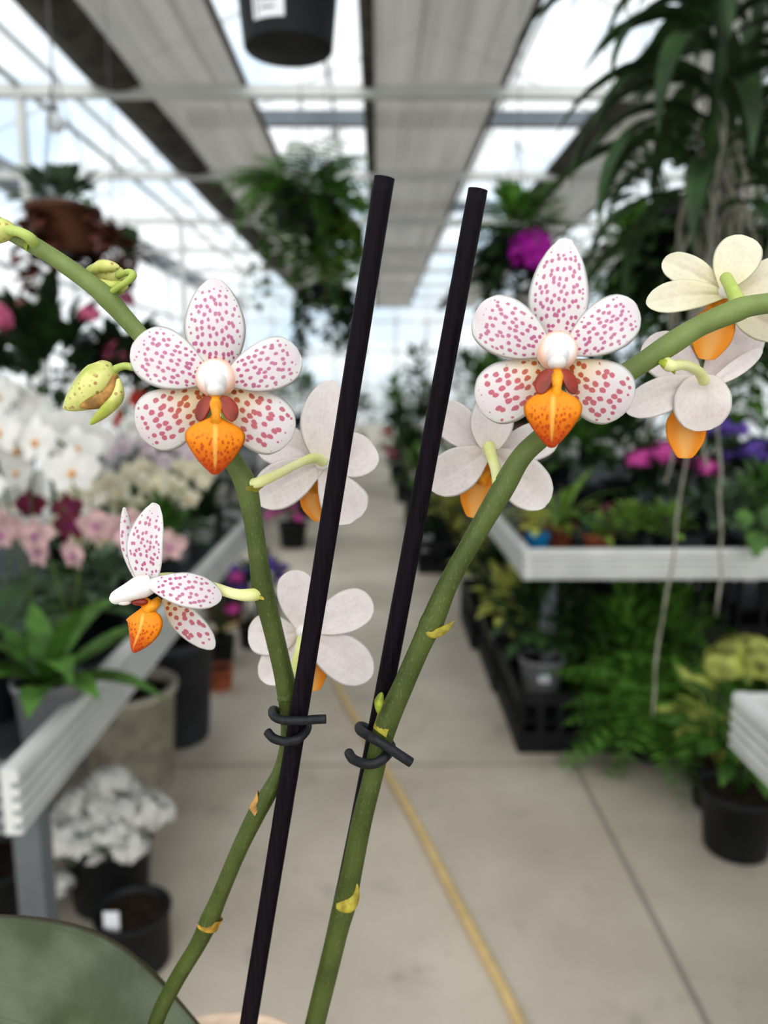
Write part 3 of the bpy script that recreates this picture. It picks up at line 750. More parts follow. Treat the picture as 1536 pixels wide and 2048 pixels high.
# pot of the orchid
pc = PB - PB
potc = V((0, 0, 0))
rimc = at(470, 2022, .292)
pz = rimc.z - PB.z; pr = .046
pcx = rimc.x - PB.x; pcy = rimc.y - PB.y - pr
mb = MB(); mb.lathe([(.030, pz - .09), (.034, pz - .088), (.043, pz - .016), (.046, pz - .015), (.047, pz - .001), (.0455, pz), (.0425, pz - .001), (.042, pz - .02)], 56, (pcx, pcy, 0))
mb.disc(.030, pz - .09, 56, (pcx, pcy, 0), False)
pot_ = build(mb, 'pot', M['pinkpot'], orchid); pot_['label'] = 'pale clay pot'
mb = MB(); mb.disc(.0425, pz - .012, 56, (pcx, pcy, 0)); build(mb, 'bark_mix', M['soil'], pot_)
POTC = V((PB.x + pcx, PB.y + pcy, PB.z + pz - .09))

# stakes and clips
def stake(path, label):
    mb = MB(); q = catmull(path, 20); pts = [at(a_, b_, c_) for a_, b_, c_, w_ in q]
    rad = [w_ * .5 * pxs(a_, b_, c_) * (1 + .025 * (random.random() - .5)) for a_, b_, c_, w_ in q]
    c = pts[-1].copy(); mb.tube(pts, rad, 18)
    o = build(mb, 'support_stake', M['stake'], None, off=c); o.location = c
    o.data.polygons[-1].use_smooth = False; o.data.polygons[-2].use_smooth = False
    tag(o, label, 'plant stake'); return o
stake([(769, 355, .1905, 41), (590, 1475, .1985, 37), (497, 2048, .2035, 35), (410, 2600, .2090, 35)], 'left black stake, tied in front of the left green flower spike')
stake([(956, 379, .2005, 40), (740, 1532, .2085, 37), (646, 1982, .2125, 35), (520, 2600, .2180, 35)], 'right black stake, tied behind the right green flower spike')
def clip(path, w, label):
    c = at(path[0][0], path[0][1], path[0][2])
    mb = MB(); q = catmull(path, 8); mb.tube([at(a, b, y) for a, b, y in q], [w * .5 * pxs(600, 1450, .2)] * len(q), 12)
    o = build(mb, 'plant_clip', M['wire'], None, off=c); o.location = c; tag(o, label, 'plant clip')
yf, yb = .1985, .2075
clip([(535, 1464, .1975), (548, 1477, .1955), (572, 1483, .1945), (596, 1478, .1940), (613, 1460, .1975), (612, 1446, .203), (590, 1436, .2075), (562, 1426, .2075), (546, 1420, .203), (548, 1432, .197), (566, 1440, .1945), (600, 1441, .1935), (630, 1439, .1935), (652, 1438, .1935)], 18, 'black spiral clip tying left spike to left stake, straight end pointing right')
clip([(698, 1506, .204), (706, 1518, .199), (728, 1527, .1945), (752, 1526, .1935), (772, 1512, .195), (782, 1494, .2005), (770, 1478, .209), (744, 1462, .2130), (722, 1452, .2110), (720, 1460, .204), (738, 1472, .1965), (766, 1488, .1940), (796, 1508, .1935), (822, 1525, .1935)], 20, 'black spiral clip tying right spike to right stake, end slanting down right')

# stand under the orchid pot (below the picture)
sz = POTC.z
t_ = thing('display_stand', 'small wooden display stand carrying the spotted orchid pot', 'stand', (POTC.x, POTC.y - .02, 0))
M['wood'] = mat('pale wooden board', (.40, .28, .16), .6, .25, 20)
mb = MB(); mb.lathe([(.001, sz - .022), (.085, sz - .022), (.09, sz - .018), (.09, sz - .003), (.087, sz), (.001, sz)], 40); build(mb, 'stand_top', M['wood'], t_)
mb = MB(); mb.lathe([(.022, .02), (.018, .1), (.016, sz - .05), (.03, sz - .022)], 24); build(mb, 'pole', M['wood'], t_)
mb = MB(); mb.lathe([(.001, 0), (.12, 0), (.12, .012), (.03, .022), (.001, .022)], 40); build(mb, 'base', M['wood'], t_)
#@@BG@@
# ------------------------------------------------------------------ greenhouse shell
XL, XR, Y0, Y1, EZ, RZ = -4.1, 5.2, -1.2, 24.0, 3.55, 5.6
XM = (XL + XR) / 2
mb = MB(); mb.add([(XL, Y0, 0), (XR, Y0, 0), (XR, Y1, 0), (XL, Y1, 0)], [(0, 1, 2, 3)]); struct('floor', mb, M['floor'])
mb = MB(); mb.add([(-60, Y0 - 3, -.06), (60, Y0 - 3, -.06), (60, 120, -.06), (-60, 120, -.06)], [(0, 1, 2, 3)]); struct('ground', mb, M['outside'])
def pane_wall(name, quads):
    mb = MB()
    for q in quads: mb.add(q, [(0, 1, 2, 3)])
    return struct(name, mb, M['glass_w'])
def xwall(name, X, glass='glass_w'):
    mb = MB(); mb.add([(X, Y0, 0), (X, Y1, 0), (X, Y1, EZ), (X, Y0, EZ)], [(0, 1, 2, 3)]); w_ = struct(name, mb, M[glass])
    fr = MB()
    y = Y0
    while y <= Y1 + .01: fr.box((X - .025, y - .025, 0), (X + .025, y + .025, EZ)); y += 2.4
    for z in (1.0, 2.6): fr.box((X - .025, Y0, z - .025), (X + .025, Y1, z + .025))
    fr.box((X - .04, Y0, 0), (X + .04, Y1, .3))
    build(fr, 'wall_frame', M['frame'], w_, False)
    g = MB(); g.box((X - .10, Y0, EZ - .12), (X + .14, Y1, EZ + .12)); build(g, 'gutter', M['frame_dk'], w_, False)
xwall('wall_left', XL); xwall('wall_right', XR)
mb = MB(); mb.add([(XL, Y1, 0), (XR, Y1, 0), (XR, Y1, EZ), (XM, Y1, RZ), (XL, Y1, EZ)], [(4, 3, 2, 1, 0)]); wb = struct('wall_back', mb, M['glass_w'])
fr = MB(); x = XL
while x <= XR + .01:
    fr.box((x - .03, Y1 - .05, 0), (x + .03, Y1 + .02, EZ + (RZ - EZ) * (1 - abs(x - XM) / (XR - XM)))); x += .93
for z in (1.2, 2.2, 3.1): fr.box((XL, Y1 - .05, z - .03), (XR, Y1 + .02, z + .03))
build(fr, 'wall_frame', M['frame'], wb, False)
mb = MB(); mb.add([(XL, Y0, EZ), (XM, Y0, RZ), (XM, Y1, RZ), (XL, Y1, EZ)], [(0, 1, 2, 3)]); mb.add([(XM, Y0, RZ), (XR, Y0, EZ), (XR, Y1, EZ), (XM, Y1, RZ)], [(0, 1, 2, 3)])
ceil = struct('ceiling', mb, M['glass'])
def bar(mb, a, b, w):
    mb.tube([a, b], w, 4)
fr = MB(); y = Y0
while y <= Y1:
    for X in (XL, XR): bar(fr, (X, y, EZ), (XM, y, RZ), .018)
    y += 2.3
for k in range(1, 5):
    for X in (XL, XR): bar(fr, (lerp(X, XM, k / 4), Y0, lerp(EZ, RZ, k / 4)), (lerp(X, XM, k / 4), Y1, lerp(EZ, RZ, k / 4)), .03)
build(fr, 'glazing_bar', M['frame'], ceil, False)
# dark purlin trusses above the shade cloth, white tie beams below
fr = MB()
for y in (9.6, 14.2, 18.8): fr.box((XL + 1.9, y - .06, 4.26), (XR - 1.9, y + .06, 4.42))
struct('trim_1', fr, M['frame_dk'])
k = 2
for y in (6.0, 8.3, 10.6, 12.9, 15.2, 17.5, 19.8, 22.1):
    fr = MB(); fr.box((XL, y - .045, 3.36), (XR, y + .045, 3.44)); struct('trim_%d' % k, fr, M['frame']); k += 1
fr = MB(); fr.tube([(-2.58, Y0, 3.44), (-2.58, Y1, 3.44)], .022, 10); struct('trim_%d' % k, fr, M['pipe']); k += 1
fr = MB(); fr.tube([(-3.1, Y0, 3.1), (-3.1, Y1, 3.1)], .018, 10); struct('trim_%d' % k, fr, M['frame']); k += 1
for (x, y) in ((-2.58, 6.0), (-2.58, 10.6), (-2.58, 15.2), (3.1, 10.6), (3.1, 15.2)):
    fr = MB(); fr.box((x - .03, y - .03, 0), (x + .03, y + .03, 3.4)); struct('trim_%d' % k, fr, M['frame']); k += 1
# shade cloth strips
def curtain(x0, x1, label, wd=.3, drop=.06):
    mb = MB(); nx, ny = 26, 90; z0 = 3.47; vs = []; fs = []
    for j in range(ny + 1):
        y = lerp(Y0 + .4, Y1 - .5, j / ny)
        for i in range(nx + 1):
            u = i / nx
            z = z0 + .012 * math.sin(u * 46 + math.sin(y * .8)) + .05 * math.sin((y - 6) / 2.3 * math.pi * 2) * math.sin(u * math.pi) * .5
            vs.append((lerp(x0, x1, u), y, z))
    for j in range(ny):
        for i in range(nx): a = j * (nx + 1) + i; fs.append((a, a + 1, a + nx + 2, a + nx + 1))
    mb.add(vs, fs)
    t_ = thing('shade_curtain', label, 'shade cloth', ((x0 + x1) / 2, Y0, z0), 0, 'shade cloth strips under the roof')
    off = V(t_.location)
    build(mb, 'cloth', M['curtain'], t_, off=off)
    e = MB()
    vs = []; fs = []
    for j in range(ny + 1):
        y = lerp(Y0 + .4, Y1 - .5, j / ny)
        for i in range(7):
            u = i / 6; vs.append((x0 - .02 + wd * u, y, z0 - .035 - drop * math.sin(u * math.pi) + .006 * math.sin(y * 3 + u * 5)))
    for j in range(ny):
        for i in range(6): a = j * 7 + i; fs.append((a, a + 1, a + 8, a + 7))
    e.add(vs, fs); build(e, 'gathered_edge', M['curtain_dk'], t_, off=off)
    e = MB(); e.tube([(x1, Y0 + .4, z0 - .02), (x1, Y1 - .5, z0 - .02)], .022, 8); build(e, 'edge_tube', M['curtain_dk'], t_, off=off)
curtain(-2.02, -.95, 'grey shade cloth strip under the roof at left, wide dark edge beside the glass wall', .36)
curtain(-.09, .91, 'grey shade cloth strip under the roof above the two black stakes', .09, .03)
curtain(1.72, 2.72, 'grey shade cloth strip under the roof partly hidden by strap leaved hanging plant')
curtain(3.5, 4.5, 'shade cloth strip farthest right under the roof, behind strap leaved hanging plant')

# ------------------------------------------------------------------ benches
RIM, TRAY = .776, .70
def bench(x0, x1, y0, y1, label, aisle, legs=True):
    t_ = thing('plant_bench', label, 'bench', ((x0 + x1) / 2, (y0 + y1) / 2, 0), 0, 'aluminium plant benches'); o = V(t_.location)
    prof_ = []
    def rail(xa, ya, xb, yb, nx, ny):
        mb = MB(); pr = [(0, RIM), (.022, RIM), (.026, RIM - .006)]
        z = RIM - .010
        for q in range(4):
            pr += [(.026, z), (.026, z - .012), (.014, z - .013), (.014, z - .021)]; z -= .0225
        pr += [(.026, z), (.026, z - .006), (0, z - .008)]
        vs = [];
        for (x, y) in ((xa, ya), (xb, yb)):
            for d, zz in pr: vs.append((x + nx * d, y + ny * d, zz))
        n = len(pr); fs = [(i, i + 1, n + i + 1, n + i) for i in range(n - 1)] + [tuple(range(n))[::-1], tuple(range(n, 2 * n)), (n - 1, 0, n, 2 * n - 1)]
        mb.add(vs, fs); return mb
    e = .026
    build(rail(x1, y0 - e, x1, y1 + e, 1, 0), 'side_rail', M['alu'] if aisle != 'l' else M['alu'], t_, False, o)
    build(rail(x0, y1 + e, x0, y0 - e, -1, 0), 'side_rail', M['alu'], t_, False, o)
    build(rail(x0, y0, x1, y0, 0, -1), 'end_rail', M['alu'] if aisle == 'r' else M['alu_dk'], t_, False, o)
    build(rail(x1, y1, x0, y1, 0, 1), 'end_rail', M['alu'], t_, False, o)
    mb = MB(); mb.box((x0 + .004, y0 + .004, TRAY - .022), (x1 - .004, y1 - .004, TRAY)); build(mb, 'tray', M['tray'], t_, False, o)
    ys = [y0 + .22]
    while ys[-1] + 1.3 < y1: ys.append(ys[-1] + 1.3)
    for k_, y in enumerate(ys):
        for x in (x0 + .12, x1 - (.08 if k_ == 0 else .55) if aisle == 'l' else x1 - .12):
            mb = MB(); mb.box((x - .025, y - .025, 0), (x + .025, y + .025, TRAY - .023)); mb.box((x - .04, y - .04, 0), (x + .04, y + .04, .012)); build(mb, 'leg', M['galv'], t_, False, o)
    return t_
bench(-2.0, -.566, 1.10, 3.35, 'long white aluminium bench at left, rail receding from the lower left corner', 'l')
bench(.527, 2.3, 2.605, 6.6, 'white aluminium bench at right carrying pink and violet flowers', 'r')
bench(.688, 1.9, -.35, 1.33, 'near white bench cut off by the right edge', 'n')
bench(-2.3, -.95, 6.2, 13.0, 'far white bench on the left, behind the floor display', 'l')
bench(.9, 2.4, 7.6, 14.0, 'far white bench on the right, beyond the flowers', 'r')

# ------------------------------------------------------------------ plant builders (local coordinates, base at z = 0)
rnd = random.Random(11)
def pot_mesh(r, h, taper=.78, lip=.06, th=.05):
    mb = MB(); ro = r
    mb.lathe([(.001, 0), (r * taper, 0), (r * (taper + .03), h * .02), (r * .95, h * (1 - lip * 2.2)), (r * 1.0, h * (1 - lip * 2)), (r * 1.02, h * .99), (r * 1.0, h), (r * (1 - th), h), (r * (1 - th * 1.2), h * .86)], 32)
    return mb
def add_pot(root, r, h, m, label=None, tagl=False, soil=True, z=0.):
    mb = pot_mesh(r, h)
    for v in mb.v: v.z += z
    p = build(mb, 'pot', M[m], root)
    if soil:
        mb = MB(); mb.disc(r * .945, z + h * .87, 32); build(mb, 'soil', M['soil'], p)
    return p
def foliage(kind, r, h, z0, n, L, W):
    mb = MB()
    if kind == 'bush':
        for i in range(n):
            a = rnd.uniform(0, 2 * math.pi); el = rnd.uniform(-.2, 1.45); rr = rnd.uniform(.35, .95)
            d = V((math.cos(a) * math.cos(el), math.sin(a) * math.cos(el), math.sin(el)))
            p = V((d.x * r * rr, d.y * r * rr, z0 + h * .42 + d.z * h * .55 * rr))
            mb.leaf(p, d + V((0, 0, rnd.uniform(-.3, .5))), L * rnd.uniform(.7, 1.2), W * rnd.uniform(.7, 1.2), rnd.uniform(.3, 1.1), 4)
        mb2 = MB()
        for i in range(7):
            a = i * 2.4; mb.tube([(0, 0, z0 - .01), (math.cos(a) * r * .3, math.sin(a) * r * .3, z0 + h * .35), (math.cos(a) * r * .55, math.sin(a) * r * .55, z0 + h * .7)], .004, 5)
    elif kind == 'rosette':
        for i in range(n):
            a = i * 2.39996 + rnd.uniform(-.2, .2); el = lerp(.25, 1.35, i / max(1, n - 1)) + rnd.uniform(-.1, .1)
            d = V((math.cos(a) * math.cos(el), math.sin(a) * math.cos(el), math.sin(el)))
            mb.leaf((math.cos(a) * .01, math.sin(a) * .01, z0), d, L * rnd.uniform(.75, 1.15), W * rnd.uniform(.8, 1.15), rnd.uniform(.7, 1.5), 8, .2)
    elif kind == 'fern':
        for i in range(n):
            a = i * 2.39996; el = rnd.uniform(.2, 1.3); d = V((math.cos(a) * math.cos(el), math.sin(a) * math.cos(el), math.sin(el)))
            p = V((0, 0, z0)); sd = d.cross(V((0, 0, 1))).normalized(); LL = L * rnd.uniform(.7, 1.15); ns = 12; dr = rnd.uniform(1.1, 2.2)
            pts = [p.copy()]
            for q in range(ns):
                p = p + d * LL / ns; d = (Matrix.Rotation(-dr / ns, 3, sd) @ d).normalized(); pts.append(p.copy())
                l2 = W * math.sin(math.pi * min(1, (q + 1.5) / (ns + 1))) 
                for s_ in (-1, 1): mb.leaf(p, sd * s_ + d * .35, l2, l2 * .38, .4, 2, .1)
            mb.tube(pts, .0018, 4)
    elif kind == 'ivy':   # hanging strands
        for i in range(n):
            a = rnd.uniform(0, 6.28); p = V((math.cos(a) * r * .6, math.sin(a) * r * .6, z0)); d = V((math.cos(a), math.sin(a), .8)).normalized()
            ln = h * rnd.uniform(.4, 1.); ns = 14; pts = [p.copy()]
            for q in range(ns):
                d = (d * .72 + V((rnd.uniform(-.15, .15), rnd.uniform(-.15, .15), -.5))).normalized(); p = p + d * ln / ns; pts.append(p.copy())
                aa = rnd.uniform(0, 6.28); mb.leaf(p, (math.cos(aa), math.sin(aa), -.2), L * rnd.uniform(.7, 1.2), W, .8, 3)
            mb.tube(pts, .0015, 4)
    return mb
def mophead(c, r, n, pl, flat=.75):
    mb = MB(); c = V(c)
    for i in range(n):
        z = rnd.uniform(-.35, 1); a = rnd.uniform(0, 6.28); s = math.sqrt(max(0, 1 - z * z))
        d = V((s * math.cos(a), s * math.sin(a), z)); p = c + V((d.x * r, d.y * r, d.z * r * flat)) * rnd.uniform(.85, 1.05)
        t1 = d.orthogonal().normalized(); t1 = Matrix.Rotation(rnd.uniform(0, 6), 3, d) @ t1; t2 = d.cross(t1)
        for k in range(4):
            q = t1 * math.cos(k * 1.5708) + t2 * math.sin(k * 1.5708); sdv = d.cross(q)
            mb.add([p, p + q * pl * .55 + sdv * pl * .42 + d * pl * .1, p + q * pl * 1.05 + d * pl * .05, p + q * pl * .55 - sdv * pl * .42 + d * pl * .1], [(0, 1, 2, 3)])
    return mb
def phal_flower(c, d, s):
    """small five petalled moth orchid bloom facing d"""
    mb = MB(); d = V(d).normalized(); up = V((0, 0, 1)); x = up.cross(d).normalized(); y = d.cross(x); c = V(c)
    for ang, L, W in ((90, 1., .62), (12, 1.05, 1.0), (168, 1.05, 1.0), (-52, .95, .6), (-128, .95, .6)):
        a = R(ang); q = x * math.cos(a) + y * math.sin(a)
        mb.leaf(c + d * s * .03, q + d * .12, s * L, s * W, .35, 4, -.08, .55, d)
    return mb
def phal_heart(c, d, s):
    mb = MB(); d = V(d).normalized(); mb.ball(V(c) + d * s * .1 + V((0, 0, -s * .08)), (s * .12, s * .16, s * .14), 8, 6); return mb
def potted(name, label, cat, loc, potspec, fol, heads=None, group=None, rz=0):
    """potspec (r, h, material); fol (kind, r, h, n, L, W, material); heads list of (name, centre, radius, n, petal, material)"""
    t_ = thing(name, label, cat, loc, rz, group); z = 0
    if potspec:
        add_pot(t_, *potspec); z = potspec[1] * .86
    if fol:
        fs = fol if isinstance(fol, list) else [fol]
        for f_ in fs:
            k, r, h, n, L, W, m = f_[:7]
            build(foliage(k, r, h, z + (f_[7] if len(f_) > 7 else 0), n, L, W), 'foliage', M[m], t_)
    for hd in heads or []:
        nm, c, r, n, pl, m = hd[:6]
        build(mophead(c, r, n, pl, hd[6] if len(hd) > 6 else .75), nm, M[m], t_)
    return t_
def phal(label, loc, hgt, m, heart, nfl, s, potm='p_grey', rz=0, group=None, lean=.12, spikes=2, face=-1.57):
    t_ = thing('moth_orchid', label, 'orchid', loc, rz, group); add_pot(t_, .06, .11, potm)
    mb = MB()
    for i in range(6):
        a = i * 2.4 + .3; mb.leaf((0, 0, .10), (math.cos(a), math.sin(a), .5), .2, .07, 1.0, 7, .15)
    build(mb, 'foliage', M['g_dark'], t_)
    for sp_ in range(spikes):
        sg = (-1) ** sp_; a0 = face + sg * .9
        dx, dy = math.cos(a0), math.sin(a0)
        path = [V((0, 0, .1)), V((dx * .02, dy * .02, hgt * .45)), V((dx * .05, dy * .05, hgt * .8)), V((dx * (.05 + lean * .5), dy * (.05 + lean * .5), hgt)), V((dx * (.05 + lean * 1.2), dy * (.05 + lean * 1.2), hgt * .97)), V((dx * (.05 + lean * 1.9), dy * (.05 + lean * 1.9), hgt * .86))]
        q = [V(p) for p in catmull([tuple(p) for p in path], 6)]
        mb = MB(); mb.tube(q, .0032, 6); build(mb, 'flower_spike', M['g_stem'], t_)
        for i in range(nfl):
            t = lerp(.42, .99, i / max(1, nfl - 1)); p = q[int(t * (len(q) - 1))]
            sd = 1 if i % 2 else -1
            off = V((-dy * sd * s * .7, dx * sd * s * .7, -s * .15)) + V((math.cos(face), math.sin(face), 0)) * s * .4
            d = V((math.cos(face + rnd.uniform(-.6, .6) + sd * .3), math.sin(face + rnd.uniform(-.6, .6) + sd * .3), rnd.uniform(-.15, .2)))
            fl = build(phal_flower(p + off, d, s), 'flower', M[m], t_)
            build(phal_heart(p + off, d, s), 'lip', M[heart], fl)
    return t_
def tall_blooms(n, r, z0, z1, br, m, nm='flower_head', nn=26, pl=.03):
    return [(nm, (rnd.uniform(-r, r), rnd.uniform(-r, r), rnd.uniform(z0, z1)), br, nn, pl, m) for _ in range(n)]

# ------------------------------------------------------------------ left bench
def B(px, Y, z=TRAY): return (xat(px, Y, z), Y, z)
phal('tall white moth orchid nearest the viewer on left bench, cut by the left edge', B(-10, 1.58), .56, 'f_white', 'callus', 7, .052, 'p_grey', face=-1.2)
phal('tall white moth orchid second from left edge, on left bench', B(70, 1.85), .56, 'f_white', 'callus', 7, .052, 'p_black', face=-1.4)
phal('white moth orchid just below the large speckled bud, on left bench', B(160, 2.1), .62, 'f_white', 'callus', 6, .048, 'p_grey', face=-1.5)
phal('pink flushed moth orchid behind the broad strap leaves on left bench', B(150, 1.75), .34, 'f_pink', 'f_mag', 6, .042, 'p_black', face=-1.3)
phal('dark burgundy moth orchid low at the left edge', B(20, 1.95), .36, 'f_burg', 'f_mag', 5, .040, 'p_black', face=-1.3)
phal('cream moth orchid on left bench, above the side view flower', B(285, 2.45), .34, 'f_cream', 'callus', 8, .038, 'p_white', face=-1.5, lean=.09)
phal('small cream moth orchid next to the bench rail on left bench', B(350, 2.75), .36, 'f_cream', 'callus', 7, .036, 'p_white', face=-1.5, lean=.08)
phal('pale orchid with pink centred blooms below the left front flower', B(335, 3.0), .44, 'f_wp', 'f_mag', 7, .042, 'p_white', face=-1.5, lean=.08)
phal('cream orchid low behind the side view flower', B(215, 2.2), .26, 'f_cream', 'callus', 6, .036, 'p_black', face=-1.5, lean=.08)
potted('strap_leaf_plant', 'broad strap leaved green plant in grey pot on left bench', 'plant', B(105, 1.34), (.062, .115, 'p_grey'), ('rosette', 0, 0, 15, .24, .055, 'g_mid'))
potted('potted_plant', 'dark leafy plant in black pot behind strap leaved plant at left edge', 'plant', B(-20, 1.42), (.06, .11, 'p_char'), ('rosette', 0, 0, 13, .22, .06, 'g_dark'))
potted('potted_plant', 'small grey green plant between the strap leaves and the bench rail', 'plant', B(215, 1.85), (.05, .10, 'p_black'), ('bush', .08, .14, 40, .06, .035, 'g_grey'))
potted('potted_plant', 'bushy mid green plant under the cream orchids on left bench', 'plant', B(330, 2.3), (.05, .10, 'p_char'), ('bush', .11, .22, 70, .07, .035, 'g_mid'))
def anthurium(label, loc, h, m, n, rr=.05, potm='p_black'):
    t_ = potted('anthurium', label, 'anthurium', loc, (.055, .10, potm), ('rosette', 0, 0, 12, h * .6, .07, 'g_dark'))
    for i in range(n):
        a = i * 2.2 + .5; mb = MB(); top = V((math.cos(a) * .05, math.sin(a) * .05 - .05, h + rnd.uniform(-.04, .03)))
        mb.tube([(0, 0, .09), (top.x * .5, top.y * .5, h * .6), tuple(top)], .003, 5); st = build(mb, 'stalk', M['g_stem'], t_)
        mb = MB(); mb.leaf(top + V((-.01, .0, rr * .8)), (.15, -.35, -1), rr * 2, rr * 1.7, .3, 6, .1, .35, V((0, -1, .2)))
        build(mb, 'spathe', M[m], t_)
        mb = MB(); mb.tube([top + V((0, -.012, .01)), top + V((0, -.03, .05))], .005, 6); build(mb, 'spadix', M['f_cream'], t_)
    return t_
anthurium('anthurium with red edged pale flower left of the left front flower', B(185, 2.35), .50, 'f_red', 2, .038)
anthurium('orange red anthurium behind the left front flower', B(278, 2.9), .56, 'f_red', 2, .045)
anthurium('salmon orange anthurium under the left front lip', B(408, 3.1), .42, 'f_org', 2, .05, 'p_white')
def medinilla(label, loc, ph, spots, fr, fh, n, m='g_dark'):
    t_ = potted('medinilla', label, 'plant', loc, (.08, .14, 'p_black'), None)
    mb = foliage('bush', fr, fh, ph, n, .17, .085); mb.tube([(0, 0, .1), (.01, 0, ph * .6), (0, 0, ph + .1)], .010, 6)
    build(mb, 'foliage', M[m], t_)
    for (x, y, z, r) in spots: build(mophead((x, y, z), r, 30, r * .5, 1.1), 'flower_cluster', M['f_rose'], t_)
    return t_
medinilla('tall dark leaved shrub with rose flower clusters behind the white orchids', B(115, 2.7), .46, [(-.02, -.25, .83, .045), (-.12, -.22, .70, .035), (.25, -.2, .85, .03)], .32, .42, 120)
medinilla('dark leaved shrub with rose flowers above the large bud, second from left edge', B(270, 3.05), .40, [(.05, -.26, .74, .04), (-.05, -.25, .52, .04), (.08, -.2, .93, .03)], .28, .42, 100)
potted('potted_plant', 'dark broad leaved plant between the left front flower and the green stem', 'plant', B(420, 3.2), (.06, .11, 'p_black'), ('bush', .16, .34, 70, .11, .06, 'g_dark'))

# under and in front of the left bench
def floorpot(px, py, Y=None):
    p = atz(px, py, 0); return (p.x, p.y, 0)
def planter(label, loc, r, h, m, taper=.72, name='planter', tag_=False):
    t_ = thing(name, label, 'pot', loc)
    mb = pot_mesh(r, h, taper, .04, .1); build(mb, 'shell', M[m], t_)
    mb = MB(); mb.disc(r * .88, h * .88, 32); build(mb, 'soil', M['soil'], t_)
    if tag_:
        mb = MB(); mb.box((-.5 * r, -.72 * r, h * .82), (-.1 * r, -.70 * r, h * 1.28)); build(mb, 'plant_tag', M['label'], t_, False)
    return t_
planter('cream stone planter standing on the floor under the left bench', (-.84, 2.42, 0), .17, .36, 'p_cream', .8)
planter('tall dark grey planter behind the cream one, under the left bench', (-.77, 2.78, 0), .15, .40, 'p_char', .75)
planter('wide black pot with white tag on the floor at lower left', (-.575, 1.62, 0), .088, .135, 'p_black', .9, 'flower_pot', True)
planter('brown glazed pot on the floor beyond the left bench', (-.88, 4.25, 0), .14, .26, 'p_brown', .7)
planter('small terracotta pot beside the tall dark grey planter', (-.70, 3.25, 0), .06, .10, 'p_terra', .75)
t_ = potted('white_hydrangea', 'white flowering mophead shrub in black pot under the left bench rail', 'plant', (-.705, 1.84, 0), (.115, .19, 'p_black'), ('bush', .12, .10, 40, .07, .045, 'g_grey'))
for i in range(22):
    a = i * 2.4; rr = .125 * math.sqrt((i + .5) / 22); zz = .335 - rr * .9 + rnd.uniform(-.035, .03)
    build(mophead((math.cos(a) * rr, math.sin(a) * rr, zz), .046, 50, .02, .9), 'flower_head', M['f_white'], t_)
build(mophead((-.08, -.11, .12), .03, 40, .015), 'flower_head', M['f_white'], t_)
planter('black pot in the shade at the lower left corner', (-.95, 1.72, 0), .12, .2, 'p_black')
planter('charcoal pot in the shade under the left bench, left of the cream planter', (-1.15, 2.2, 0), .14, .26, 'p_char')
# floor display beyond the left bench
def purple(label, loc, m, n=7, r=.11, h=.24, g='g_dark'):
    return potted('flowering_plant', label, 'flower', loc, (.07, .12, 'p_black'), ('bush', r, h, 60, .07, .04, g), tall_blooms(n, r * .9, h * .9, h * 1.35, .032, m, 'flower_head', 24, .018))
purple('violet flowering plant on the floor beyond the left bench', (xat(500, 3.8, .4), 3.8, 0), 'f_pur', 9, .13, .34)
purple('rose pink flowering plant beside the violet one beyond the left bench', (xat(450, 3.75, .4), 3.6, 0), 'f_hot', 5, .1, .3)
purple('second violet flowering plant, nearer the aisle beyond the left bench', (xat(535, 4.3, .3), 4.3, 0), 'f_pur', 7, .11, .26)
for i, (px, Y, z, h, r, g, lab) in enumerate([
    (585, 6.2, 0, .42, .22, 'g_dark', 'dark bush on the floor at the left of the aisle, beyond the violet flowers'),
    (610, 7.6, 0, .55, .24, 'g_mid', 'mid green bush on the left of the aisle, second beyond the violet flowers'),
    (640, 9.0, 0, .7, .28, 'g_dark', 'dark bush on the left of the aisle, third beyond the violet flowers'),
    (665, 11.0, 0, .8, .3, 'g_dark', 'tall dark bush at the far left of the aisle behind the left stake')]):
    potted('potted_shrub', lab, 'shrub', (xat(px, Y, .3), Y, z), (.12, .2, 'p_black'), ('bush', r, h, 90, .13, .07, g), tall_blooms(5, r * .8, h * .6, h * 1.05, .04, ['f_hot', 'f_pur', 'f_rose', 'f_red'][i], 'flower_head', 20, .025))
for i, (px, Y, h, r, g, lab) in enumerate([
    (420, 6.7, .55, .28, 'g_mid', 'green bush on the far left bench, behind the left front flower'),
    (520, 7.6, .7, .3, 'g_dark', 'dark shrub on the far left bench, right of the left front flower'),
    (560, 8.8, .95, .3, 'g_mid', 'tall loose shrub on the far left bench, left of the left stake'),
    (330, 7.2, .6, .3, 'g_dark', 'dark shrub at the back of the far left bench'),
    (600, 10.5, .7, .34, 'g_dark', 'distant dark shrub on the far left bench near the aisle'),
    (640, 12.4, .6, .34, 'g_mid', 'farthest green shrub on the far left bench')]):
    potted('potted_shrub', lab, 'shrub', (max(-2.1, min(-1.15, xat(px, Y, 1.1))), Y, TRAY), (.11, .18, 'p_black'), ('bush', r, h, 90, .14, .06, g), tall_blooms(3, r * .8, h * .5, h * .9, .04, ['f_red', 'f_white', 'f_rose'][i % 3], 'flower_head', 20, .025))

